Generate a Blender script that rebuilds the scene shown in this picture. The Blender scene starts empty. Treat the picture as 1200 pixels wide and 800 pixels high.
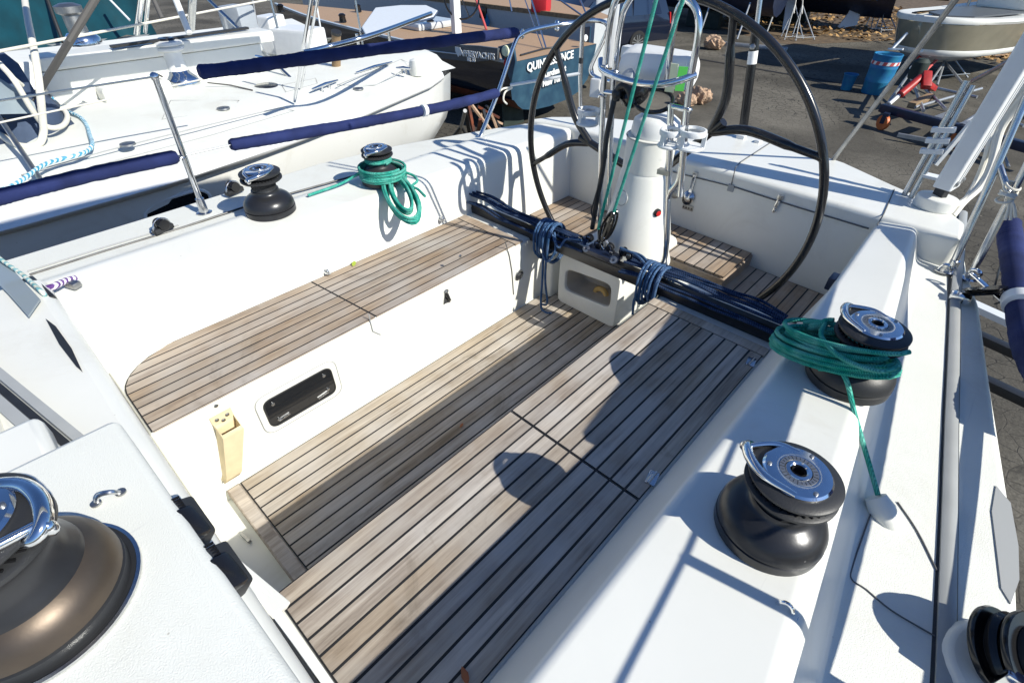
import bpy, bmesh, math, random
from mathutils import Vector, Matrix
random.seed(7)
R = math.radians
scene = bpy.context.scene
COL = scene.collection
PI = math.pi

# ------------------------------------------------------------------ camera
F = 600.0
RIGHT = Vector((0.72858957, 0.68494353, 0.00309767))
UP = Vector((-0.43509725, 0.45932027, 0.77441285))
FWD = Vector((-0.52900625, 0.56557692, -0.63267301))
CAM = Vector((1.163, 0.205, 1.615))
cd = bpy.data.cameras.new('camera'); cam = bpy.data.objects.new('camera', cd); COL.objects.link(cam)
m = Matrix((RIGHT, UP, -FWD)).transposed().to_4x4(); m.translation = CAM
cam.matrix_world = m
cd.sensor_width = 36; cd.lens = F / 1200 * 36; cd.clip_start = 0.02; cd.clip_end = 2000
scene.camera = cam

def ray(px, py): return RIGHT * ((px - 600) / F) - UP * ((py - 400) / F) + FWD
# surveyed points: where the sight line through a photo point meets a known plane of the boat
def Zp(px, py, z): d = ray(px, py); return CAM + d * ((z - CAM.z) / d.z)
def Yp(px, py, y): d = ray(px, py); return CAM + d * ((y - CAM.y) / d.y)
def Xp(px, py, x): d = ray(px, py); return CAM + d * ((x - CAM.x) / d.x)
def Dp(px, py, t): return CAM + ray(px, py) * t

# ------------------------------------------------------------------ world + sun
SUN = Vector((1.30, 0.22, 1.0)).normalized()
w = bpy.data.worlds.new('World'); scene.world = w; w.use_nodes = True
nt = w.node_tree; bg = nt.nodes['Background']
sky = nt.nodes.new('ShaderNodeTexSky'); sky.sky_type = 'NISHITA'; sky.sun_disc = False
sky.sun_elevation = math.asin(SUN.z); sky.sun_rotation = math.atan2(SUN.x, SUN.y)
sky.air_density = 1.0; sky.dust_density = 0.3; sky.ozone_density = 5.0
tint = nt.nodes.new('ShaderNodeMix'); tint.data_type = 'RGBA'; tint.blend_type = 'MULTIPLY'; tint.inputs[0].default_value = 1; tint.inputs[7].default_value = (.80, .95, 1.15, 1)
nt.links.new(sky.outputs[0], tint.inputs[6]); nt.links.new(tint.outputs[2], bg.inputs[0]); bg.inputs[1].default_value = 0.092
sl = bpy.data.lights.new('sun', 'SUN'); sl.energy = 5.0; sl.angle = R(0.5); sl.color = (1.0, 0.965, 0.87)
so = bpy.data.objects.new('sun', sl); COL.objects.link(so); so.location = (20, 5, 20)
so.rotation_euler = SUN.to_track_quat('Z', 'Y').to_euler()
vs = scene.view_settings; vs.view_transform = 'Standard'; vs.look = 'None'; vs.exposure = 0.27; vs.gamma = 1.0
vs.use_curve_mapping = False

# ------------------------------------------------------------------ materials
MATS = {}
def mat(name, col, rough=0.5, metal=0.0, var=0.0, vscale=8.0, bump=0.0, bscale=200.0, stretch=(1, 1, 1), spec=0.5, coat=0.0, var2=None, island=0.0):
    m = bpy.data.materials.new(name); m.use_nodes = True; t = m.node_tree; n = t.nodes; L = t.links
    p = n['Principled BSDF']
    p.inputs['Base Color'].default_value = (*col, 1); p.inputs['Roughness'].default_value = rough
    p.inputs['Metallic'].default_value = metal; p.inputs['Specular IOR Level'].default_value = spec
    p.inputs['Coat Weight'].default_value = coat
    tc = n.new('ShaderNodeTexCoord'); mp = n.new('ShaderNodeMapping'); mp.inputs['Scale'].default_value = stretch
    L.new(tc.outputs['Object'], mp.inputs['Vector'])
    last = None
    if var:
        nz = n.new('ShaderNodeTexNoise'); nz.inputs['Scale'].default_value = vscale; nz.inputs['Detail'].default_value = 6
        L.new(mp.outputs[0], nz.inputs['Vector'])
        rp = n.new('ShaderNodeMapRange'); rp.inputs[1].default_value = .3; rp.inputs[2].default_value = .7
        L.new(nz.outputs['Fac'], rp.inputs[0])
        mx = n.new('ShaderNodeMix'); mx.data_type = 'RGBA'
        c2 = var2 if var2 else tuple(c * (1 - var) for c in col)
        mx.inputs[6].default_value = (*col, 1); mx.inputs[7].default_value = (*c2, 1)
        L.new(rp.outputs[0], mx.inputs[0]); last = mx.outputs[2]
        L.new(last, p.inputs['Base Color'])
        rr = n.new('ShaderNodeMapRange'); rr.inputs[3].default_value = max(0.02, rough * .8); rr.inputs[4].default_value = min(1, rough * 1.25)
        L.new(nz.outputs['Fac'], rr.inputs[0]); L.new(rr.outputs[0], p.inputs['Roughness'])
    if name in ('gelcoat', 'nonskid', 'white_hull'):
        st = n.new('ShaderNodeTexNoise'); st.inputs['Scale'].default_value = 2.3; st.inputs['Detail'].default_value = 12; st.inputs['Roughness'].default_value = .72; st.inputs['Distortion'].default_value = .8
        L.new(tc.outputs['Object'], st.inputs['Vector'])
        sr = n.new('ShaderNodeMapRange'); sr.inputs[1].default_value = .52; sr.inputs[2].default_value = .74; sr.inputs[4].default_value = .55; L.new(st.outputs['Fac'], sr.inputs[0])
        sm = n.new('ShaderNodeMix'); sm.data_type = 'RGBA'; sm.inputs[7].default_value = (.60, .575, .50, 1); L.new(last, sm.inputs[6]); L.new(sr.outputs[0], sm.inputs[0])
        vo = n.new('ShaderNodeTexVoronoi'); vo.inputs['Scale'].default_value = 26; L.new(tc.outputs['Object'], vo.inputs['Vector'])
        vr = n.new('ShaderNodeMapRange'); vr.inputs[1].default_value = .03; vr.inputs[2].default_value = .075; vr.inputs[3].default_value = 1; vr.inputs[4].default_value = 0; L.new(vo.outputs['Distance'], vr.inputs[0])
        vs2 = n.new('ShaderNodeSeparateColor'); L.new(vo.outputs['Color'], vs2.inputs[0])
        vt = n.new('ShaderNodeMath'); vt.operation = 'GREATER_THAN'; vt.inputs[1].default_value = .93; L.new(vs2.outputs[0], vt.inputs[0])
        vm = n.new('ShaderNodeMath'); vm.operation = 'MULTIPLY'; L.new(vr.outputs[0], vm.inputs[0]); L.new(vt.outputs[0], vm.inputs[1])
        v3 = n.new('ShaderNodeMath'); v3.operation = 'MULTIPLY'; v3.inputs[1].default_value = .6; L.new(vm.outputs[0], v3.inputs[0])
        sp = n.new('ShaderNodeMix'); sp.data_type = 'RGBA'; sp.inputs[7].default_value = (.30, .27, .22, 1); L.new(sm.outputs[2], sp.inputs[6]); L.new(v3.outputs[0], sp.inputs[0])
        # fine scuffs
        m9 = n.new('ShaderNodeMapping'); m9.inputs['Scale'].default_value = (60, 4, 30); m9.inputs['Rotation'].default_value = (.3, .2, .7); L.new(tc.outputs['Object'], m9.inputs[0])
        sc = n.new('ShaderNodeTexNoise'); sc.inputs['Scale'].default_value = 1.0; sc.inputs['Detail'].default_value = 3; L.new(m9.outputs[0], sc.inputs[0])
        s2 = n.new('ShaderNodeMapRange'); s2.inputs[1].default_value = .70; s2.inputs[2].default_value = .78; s2.inputs[4].default_value = .35; L.new(sc.outputs['Fac'], s2.inputs[0])
        sq = n.new('ShaderNodeMix'); sq.data_type = 'RGBA'; sq.inputs[7].default_value = (.55, .55, .53, 1); L.new(sp.outputs[2], sq.inputs[6]); L.new(s2.outputs[0], sq.inputs[0])
        last = sq.outputs[2]; L.new(last, p.inputs['Base Color'])
    if island:
        g = n.new('ShaderNodeNewGeometry'); hs = n.new('ShaderNodeHueSaturation')
        mr = n.new('ShaderNodeMapRange'); mr.inputs[3].default_value = 1 - island; mr.inputs[4].default_value = 1 + island
        L.new(g.outputs['Random Per Island'], mr.inputs[0]); L.new(mr.outputs[0], hs.inputs['Value'])
        if last: L.new(last, hs.inputs['Color'])
        else: hs.inputs['Color'].default_value = (*col, 1)
        L.new(hs.outputs[0], p.inputs['Base Color'])
    if bump:
        nb = n.new('ShaderNodeTexNoise'); nb.inputs['Scale'].default_value = bscale; nb.inputs['Detail'].default_value = 3
        L.new(mp.outputs[0], nb.inputs['Vector'])
        b = n.new('ShaderNodeBump'); b.inputs['Strength'].default_value = bump; b.inputs['Distance'].default_value = 0.002
        L.new(nb.outputs['Fac'], b.inputs['Height']); L.new(b.outputs[0], p.inputs['Normal'])
    MATS[name] = m; return m

mat('gelcoat', (.80, .795, .735), .32, var=.035, vscale=3, var2=(.74, .74, .685), bump=.04, bscale=40)
mat('nonskid', (.77, .775, .715), .6, var=.05, vscale=5, bump=.5, bscale=380)
mat('seam', (.12, .12, .12), .8)
mat('grey_seam', (.35, .36, .36), .8)
mat('caulk', (.012, .012, .013), .7, bump=.1)
mat('chrome', (.78, .79, .80), .10, 1.0, var=.08, vscale=60)
mat('steel', (.62, .63, .64), .22, 1.0, var=.15, vscale=30)
mat('dull_steel', (.45, .45, .44), .45, 1.0, var=.3, vscale=20)
mat('alloy', (.50, .51, .50), .42, 1.0, var=.2, vscale=12)
mat('black_gloss', (.012, .012, .013), .18, var=.3, vscale=15)
mat('black_matte', (.025, .026, .028), .45, var=.3, vscale=20, bump=.15, bscale=300)
mat('black_anodised', (.035, .036, .040), .30, .35, var=.35, vscale=14, bump=.05)
mat('carbon_black', (.016, .016, .017), .22, var=.2, vscale=10, coat=.3)
mat('bronze', (.15, .115, .08), .40, .7, var=.5, vscale=9, var2=(.075, .06, .05), bump=.06, bscale=120)
mat('navy_cloth', (.009, .021, .115), .9, var=.45, vscale=9, bump=.7, bscale=420)
mat('navy_dark', (.008, .018, .075), .8, var=.4, vscale=5, bump=.3, bscale=120)
mat('white_plastic', (.78, .79, .78), .35, var=.06, vscale=20)
mat('white_metal', (.74, .76, .76), .38, var=.06, vscale=14)
mat('grey_plastic', (.36, .39, .42), .45, var=.1, vscale=12)
mat('cream_canvas', (.74, .62, .40), .85, var=.12, vscale=25, bump=.4, bscale=350)
mat('smoke_glass', (.012, .013, .015), .06, spec=.7)
mat('red_plastic', (.55, .02, .02), .35)
mat('red_paint', (.50, .03, .025), .45, var=.4, vscale=9)
mat('yellow_foam', (.68, .45, .16), .8, var=.2, vscale=20)
mat('beige_inside', (.60, .55, .47), .6, var=.2, vscale=10)
mat('leaf_green', (.33, .42, .03), .5)
mat('leaf_brown', (.38, .12, .04), .6)
mat('green_label', (.12, .62, .10), .5)
mat('cream_label', (.82, .84, .55), .5)
mat('red_label', (.55, .09, .08), .5)
mat('sign_white', (.85, .85, .82), .5)
mat('blue_hull', (.018, .055, .10), .30, var=.45, vscale=4, var2=(.04, .105, .155), coat=.4)
mat('dark_hull', (.010, .016, .030), .05, spec=.8, coat=.6)
mat('green_hull', (.02, .05, .035), .08, spec=.7, coat=.5)
mat('teak_new', (.46, .30, .175), .6, var=.2, vscale=3, stretch=(12, 12, 12))
mat('grey_hull', (.56, .58, .58), .25, coat=.3, var=.05)
mat('white_hull', (.79, .79, .75), .25, coat=.3, var=.04, vscale=2)
mat('tan_hull', (.30, .275, .20), .12, coat=.6, var=.2, vscale=2)
mat('bottom_paint', (.36, .40, .43), .6, var=.2, vscale=6)
mat('dark_bottom', (.05, .035, .025), .8, var=.5, vscale=6, var2=(.15, .055, .02))
mat('red_bottom', (.20, .05, .018), .55, var=.7, vscale=7, var2=(.05, .02, .012))
mat('teal_tarp', (.006, .075, .10), .6, var=.4, vscale=3, bump=.4, bscale=30)
mat('slate_cover', (.055, .085, .15), .8, var=.25, vscale=8, bump=.3, bscale=200)
mat('white_rope', (.72, .69, .60), .85, bump=.6, bscale=300)
mat('grey_strap', (.10, .095, .09), .8, bump=.3)
mat('car_paint', (.010, .014, .028), .12, coat=.7)
mat('car_grey', (.035, .036, .036), .35)
mat('rail_grey', (.40, .41, .40), .4, var=.12, vscale=10)
mat('panel_grey', (.10, .11, .12), .4)
mat('rubber', (.014, .014, .014), .8, bump=.2)
mat('glass_dark', (.01, .02, .05), .04, spec=.8)
mat('drum_blue', (.012, .14, .36), .5, var=.3, vscale=4, var2=(.02, .24, .38))
mat('gloss_panel', (.72, .725, .70), .05, spec=.9, coat=.6)
mat('bag_paper', (.55, .37, .24), .8, var=.35, vscale=12, bump=.6, bscale=40)
mat('navy_paint', (.012, .022, .055), .4, var=.4, vscale=8)
mat('orange_rubber', (.65, .16, .04), .5)
mat('galv', (.52, .54, .55), .45, .8, var=.3, vscale=10)
mat('wood_block', (.33, .22, .12), .8, var=.4, vscale=15)
mat('keel_green', (.025, .04, .032), .7, var=.4, vscale=5)
mat('sign_red', (.5, .02, .03), .5)
mat('clear_window', (.25, .3, .33), .08)

def rope_mat(name, c1, c2, scale=90, fac=.25):
    m = mat(name, c1, .92, spec=.15); t = m.node_tree; n = t.nodes; L = t.links; p = n['Principled BSDF']
    tc = n.new('ShaderNodeTexCoord'); mp = n.new('ShaderNodeMapping'); mp.inputs['Rotation'].default_value = (.6, .5, .8)
    L.new(tc.outputs['Object'], mp.inputs[0])
    wv = n.new('ShaderNodeTexWave'); wv.inputs['Scale'].default_value = scale; wv.inputs['Distortion'].default_value = 3; wv.inputs['Detail'].default_value = 2
    L.new(mp.outputs[0], wv.inputs[0])
    cr = n.new('ShaderNodeValToRGB'); cr.color_ramp.elements[0].position = .5 - fac; cr.color_ramp.elements[1].position = .5 + fac
    cr.color_ramp.elements[0].color = (*c1, 1); cr.color_ramp.elements[1].color = (*c2, 1)
    L.new(wv.outputs['Fac'], cr.inputs[0])
    fz = n.new('ShaderNodeTexNoise'); fz.inputs['Scale'].default_value = 22; fz.inputs['Detail'].default_value = 5; L.new(tc.outputs['Object'], fz.inputs[0])
    fr = n.new('ShaderNodeMapRange'); fr.inputs[1].default_value = .3; fr.inputs[2].default_value = .7; fr.inputs[3].default_value = .75; fr.inputs[4].default_value = 1.3; L.new(fz.outputs['Fac'], fr.inputs[0])
    fs = n.new('ShaderNodeMapRange'); fs.inputs[1].default_value = .3; fs.inputs[2].default_value = .7; fs.inputs[3].default_value = 1.05; fs.inputs[4].default_value = .72; L.new(fz.outputs['Fac'], fs.inputs[0])
    fh = n.new('ShaderNodeHueSaturation'); L.new(cr.outputs[0], fh.inputs['Color']); L.new(fr.outputs[0], fh.inputs['Value']); L.new(fs.outputs[0], fh.inputs['Saturation'])
    L.new(fh.outputs[0], p.inputs['Base Color'])
    b = n.new('ShaderNodeBump'); b.inputs['Strength'].default_value = .6; b.inputs['Distance'].default_value = .002
    L.new(wv.outputs['Fac'], b.inputs['Height']); L.new(b.outputs[0], p.inputs['Normal'])
    return m
rope_mat('teal_rope', (.012, .27, .20), (.035, .42, .32))
rope_mat('blue_rope', (.012, .045, .13), (.06, .15, .30), 110, .3)
rope_mat('navy_rope', (.010, .022, .06), (.022, .055, .13), 60, .3)
rope_mat('fleck_rope', (.02, .26, .42), (.55, .70, .75), 14, .12)
rope_mat('pale_rope', (.62, .63, .52), (.16, .40, .42), 20, .2)
rope_mat('purple_rope', (.75, .72, .78), (.12, .05, .22), 24, .1)

def teak(name, light, dark, island):
    m = bpy.data.materials.new(name); m.use_nodes = True; t = m.node_tree; n = t.nodes; L = t.links; p = n['Principled BSDF']
    tc = n.new('ShaderNodeTexCoord'); mp = n.new('ShaderNodeMapping'); mp.inputs['Scale'].default_value = (95, 4.5, 95)
    g = n.new('ShaderNodeNewGeometry')
    cmb = n.new('ShaderNodeVectorMath'); cmb.operation = 'SCALE'; cmb.inputs[0].default_value = (3.1, 17.3, 5.7)
    L.new(g.outputs['Random Per Island'], cmb.inputs[3])
    ad = n.new('ShaderNodeVectorMath'); ad.operation = 'ADD'
    L.new(tc.outputs['Object'], ad.inputs[0]); L.new(cmb.outputs[0], ad.inputs[1]); L.new(ad.outputs[0], mp.inputs[0])
    g1 = n.new('ShaderNodeTexNoise'); g1.inputs['Scale'].default_value = 1.0; g1.inputs['Detail'].default_value = 8; g1.inputs['Roughness'].default_value = .7
    L.new(mp.outputs[0], g1.inputs[0])
    m2 = n.new('ShaderNodeMapping'); m2.inputs['Scale'].default_value = (22, 1.3, 22); L.new(ad.outputs[0], m2.inputs[0])
    g2 = n.new('ShaderNodeTexNoise'); g2.inputs['Scale'].default_value = 1.0; g2.inputs['Detail'].default_value = 4; g2.inputs['Distortion'].default_value = .6
    L.new(m2.outputs[0], g2.inputs[0])
    g3 = n.new('ShaderNodeTexNoise'); g3.inputs['Scale'].default_value = 5.0; g3.inputs['Detail'].default_value = 5
    L.new(tc.outputs['Object'], g3.inputs[0])
    ma = n.new('ShaderNodeMath'); ma.operation = 'ADD'; L.new(g1.outputs['Fac'], ma.inputs[0]); L.new(g2.outputs['Fac'], ma.inputs[1])
    mr = n.new('ShaderNodeMapRange'); mr.inputs[1].default_value = .72; mr.inputs[2].default_value = 1.28; L.new(ma.outputs[0], mr.inputs[0])
    mx = n.new('ShaderNodeMix'); mx.data_type = 'RGBA'; mx.inputs[6].default_value = (*dark, 1); mx.inputs[7].default_value = (*light, 1); L.new(mr.outputs[0], mx.inputs[0])
    # silvery weathering
    mr3 = n.new('ShaderNodeMapRange'); mr3.inputs[1].default_value = .4; mr3.inputs[2].default_value = .65; mr3.inputs[4].default_value = .55; L.new(g3.outputs['Fac'], mr3.inputs[0])
    mx3 = n.new('ShaderNodeMix'); mx3.data_type = 'RGBA'; mx3.inputs[7].default_value = (light[0] * .92, light[0] * .86, light[0] * .78, 1)
    L.new(mx.outputs[2], mx3.inputs[6]); L.new(mr3.outputs[0], mx3.inputs[0])
    hs = n.new('ShaderNodeHueSaturation'); L.new(mx3.outputs[2], hs.inputs['Color'])
    mi = n.new('ShaderNodeMapRange'); mi.inputs[3].default_value = 1 - island; mi.inputs[4].default_value = 1 + island * .7
    L.new(g.outputs['Random Per Island'], mi.inputs[0]); L.new(mi.outputs[0], hs.inputs['Value'])
    wn = n.new('ShaderNodeTexWhiteNoise'); wn.noise_dimensions = '1D'; L.new(g.outputs['Random Per Island'], wn.inputs['W'])
    ms = n.new('ShaderNodeMapRange'); ms.inputs[3].default_value = .75; ms.inputs[4].default_value = 1.15; L.new(wn.outputs['Value'], ms.inputs[0]); L.new(ms.outputs[0], hs.inputs['Saturation'])
    # stains that cross the planks
    g5 = n.new('ShaderNodeTexNoise'); g5.inputs['Scale'].default_value = 3.2; g5.inputs['Detail'].default_value = 9; g5.inputs['Roughness'].default_value = .7; g5.inputs['Distortion'].default_value = 1.2
    L.new(tc.outputs['Object'], g5.inputs[0])
    m5 = n.new('ShaderNodeMapRange'); m5.inputs[1].default_value = .56; m5.inputs[2].default_value = .74; m5.inputs[4].default_value = .5; L.new(g5.outputs['Fac'], m5.inputs[0])
    x5 = n.new('ShaderNodeMix'); x5.data_type = 'RGBA'; x5.inputs[7].default_value = (dark[0] * .62, dark[1] * .66, dark[2] * .62, 1); L.new(hs.outputs[0], x5.inputs[6]); L.new(m5.outputs[0], x5.inputs[0])
    hs = x5
    L.new(hs.outputs[2], p.inputs['Base Color']); p.inputs['Roughness'].default_value = .72; p.inputs['Specular IOR Level'].default_value = .3
    b = n.new('ShaderNodeBump'); b.inputs['Strength'].default_value = .5; b.inputs['Distance'].default_value = .0015
    L.new(g1.outputs['Fac'], b.inputs['Height']); L.new(b.outputs[0], p.inputs['Normal'])
    MATS[name] = m
teak('teak', (.55, .47, .375), (.195, .145, .105), .18)
teak('teak_pale', (.57, .485, .375), (.23, .175, .12), .15)
teak('teak_seat', (.49, .39, .29), (.225, .16, .11), .12)
teak('teak_helm', (.46, .35, .25), (.23, .165, .115), .15)

def ground_mat():
    m = bpy.data.materials.new('asphalt'); m.use_nodes = True; t = m.node_tree; n = t.nodes; L = t.links; p = n['Principled BSDF']
    tc = n.new('ShaderNodeTexCoord')
    nz = n.new('ShaderNodeTexNoise'); nz.inputs['Scale'].default_value = 1.3; nz.inputs['Detail'].default_value = 4; L.new(tc.outputs['Object'], nz.inputs[0])
    va = n.new('ShaderNodeVectorMath'); va.operation = 'SCALE'; va.inputs[3].default_value = .28; L.new(nz.outputs['Color'], va.inputs[0])
    ad = n.new('ShaderNodeVectorMath'); ad.operation = 'ADD'; L.new(tc.outputs['Object'], ad.inputs[0]); L.new(va.outputs[0], ad.inputs[1])
    vo = n.new('ShaderNodeTexVoronoi'); vo.feature = 'DISTANCE_TO_EDGE'; vo.inputs['Scale'].default_value = 5.5; L.new(ad.outputs[0], vo.inputs[0])
    cr = n.new('ShaderNodeMapRange'); cr.inputs[1].default_value = .006; cr.inputs[2].default_value = .04; L.new(vo.outputs['Distance'], cr.inputs[0])
    # crack mask: only in patches
    pm = n.new('ShaderNodeTexNoise'); pm.inputs['Scale'].default_value = .35; L.new(tc.outputs['Object'], pm.inputs[0])
    pr = n.new('ShaderNodeMapRange'); pr.inputs[1].default_value = .35; pr.inputs[2].default_value = .55; L.new(pm.outputs['Fac'], pr.inputs[0])
    inv = n.new('ShaderNodeMath'); inv.operation = 'SUBTRACT'; inv.inputs[0].default_value = 1; L.new(cr.outputs[0], inv.inputs[1])
    mu = n.new('ShaderNodeMath'); mu.operation = 'MULTIPLY'; L.new(inv.outputs[0], mu.inputs[0]); L.new(pr.outputs[0], mu.inputs[1])
    ag = n.new('ShaderNodeTexNoise'); ag.inputs['Scale'].default_value = 45; ag.inputs['Detail'].default_value = 6; L.new(tc.outputs['Object'], ag.inputs[0])
    big = n.new('ShaderNodeTexNoise'); big.inputs['Scale'].default_value = .8; big.inputs['Detail'].default_value = 6; L.new(tc.outputs['Object'], big.inputs[0])
    r1 = n.new('ShaderNodeValToRGB'); r1.color_ramp.elements[0].color = (.066, .060, .048, 1); r1.color_ramp.elements[1].color = (.185, .168, .136, 1)
    r1.color_ramp.elements[0].position = .3; r1.color_ramp.elements[1].position = .75
    a2 = n.new('ShaderNodeMath'); a2.operation = 'MULTIPLY_ADD'; a2.inputs[1].default_value = .5; L.new(ag.outputs['Fac'], a2.inputs[0])
    b2 = n.new('ShaderNodeMath'); b2.operation = 'MULTIPLY'; b2.inputs[1].default_value = .5; L.new(big.outputs['Fac'], b2.inputs[0]); L.new(b2.outputs[0], a2.inputs[2])
    L.new(a2.outputs[0], r1.inputs[0])
    mx = n.new('ShaderNodeMix'); mx.data_type = 'RGBA'; mx.inputs[7].default_value = (.02, .019, .018, 1)
    pa = n.new('ShaderNodeTexNoise'); pa.inputs['Scale'].default_value = .22; pa.inputs['Detail'].default_value = 8; pa.inputs['Distortion'].default_value = 1.5; L.new(tc.outputs['Object'], pa.inputs[0])
    pb_ = n.new('ShaderNodeMapRange'); pb_.inputs[1].default_value = .42; pb_.inputs[2].default_value = .60; pb_.inputs[3].default_value = .7; pb_.inputs[4].default_value = 1.25; L.new(pa.outputs['Fac'], pb_.inputs[0])
    ph = n.new('ShaderNodeHueSaturation'); L.new(r1.outputs[0], ph.inputs['Color']); L.new(pb_.outputs[0], ph.inputs['Value'])
    gr = n.new('ShaderNodeTexVoronoi'); gr.inputs['Scale'].default_value = 7; L.new(tc.outputs['Object'], gr.inputs[0])
    g1 = n.new('ShaderNodeMapRange'); g1.inputs[1].default_value = .04; g1.inputs[2].default_value = .09; g1.inputs[3].default_value = 1; g1.inputs[4].default_value = 0; L.new(gr.outputs['Distance'], g1.inputs[0])
    gs = n.new('ShaderNodeSeparateColor'); L.new(gr.outputs['Color'], gs.inputs[0]); gt = n.new('ShaderNodeMath'); gt.operation = 'GREATER_THAN'; gt.inputs[1].default_value = .88; L.new(gs.outputs[0], gt.inputs[0])
    gm = n.new('ShaderNodeMath'); gm.operation = 'MULTIPLY'; L.new(g1.outputs[0], gm.inputs[0]); L.new(gt.outputs[0], gm.inputs[1])
    gx = n.new('ShaderNodeMix'); gx.data_type = 'RGBA'; gx.inputs[7].default_value = (.38, .33, .26, 1); L.new(ph.outputs[0], gx.inputs[6]); L.new(gm.outputs[0], gx.inputs[0])
    L.new(gx.outputs[2], mx.inputs[6]); L.new(mu.outputs[0], mx.inputs[0])
    L.new(mx.outputs[2], p.inputs['Base Color']); p.inputs['Roughness'].default_value = .9; p.inputs['Specular IOR Level'].default_value = .2
    b = n.new('ShaderNodeBump'); b.inputs['Strength'].default_value = .6; b.inputs['Distance'].default_value = .01
    sb = n.new('ShaderNodeMath'); sb.operation = 'SUBTRACT'; L.new(ag.outputs['Fac'], sb.inputs[0]); L.new(mu.outputs[0], sb.inputs[1])
    L.new(sb.outputs[0], b.inputs['Height']); L.new(b.outputs[0], p.inputs['Normal'])
    MATS['asphalt'] = m
ground_mat()
mat('dirt', (.17, .12, .07), .95, var=.6, vscale=6, var2=(.08, .055, .035), bump=1.0, bscale=30)
mat('leaf_litter', (.30, .18, .07), .8, island=.7)

# ------------------------------------------------------------------ mesh builder
def rounded(poly, r, n=4, closed=True):
    """round the corners of a 2D polyline"""
    out = []; N = len(poly)
    for i, p in enumerate(poly):
        p = Vector(p)
        if not closed and i in (0, N - 1): out.append(tuple(p)); continue
        a = Vector(poly[i - 1]); b = Vector(poly[(i + 1) % N])
        ra = r[i] if isinstance(r, (list, tuple)) else r
        u = a - p; v = b - p
        k = min(ra, u.length * .49, v.length * .49)
        if k < 1e-5: out.append(tuple(p)); continue
        s = p + u.normalized() * k; e = p + v.normalized() * k
        for j in range(n + 1):
            t = j / n
            out.append(tuple(s * (1 - t) ** 2 + p * 2 * t * (1 - t) + e * t * t))
    return out

def catmull(pts, n=6, closed=False):
    P = [Vector(p) for p in pts]; out = []; N = len(P)
    rng = range(N) if closed else range(N - 1)
    for i in rng:
        p0 = P[(i - 1) % N] if closed or i > 0 else P[0] * 2 - P[1]
        p1 = P[i]; p2 = P[(i + 1) % N]
        p3 = P[(i + 2) % N] if closed or i + 2 < N else P[-1] * 2 - P[-2]
        for j in range(n):
            t = j / n
            out.append(.5 * ((2 * p1) + (p2 - p0) * t + (2 * p0 - 5 * p1 + 4 * p2 - p3) * t * t + (3 * p1 - p0 - 3 * p2 + p3) * t ** 3))
    if not closed: out.append(P[-1])
    return out

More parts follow.
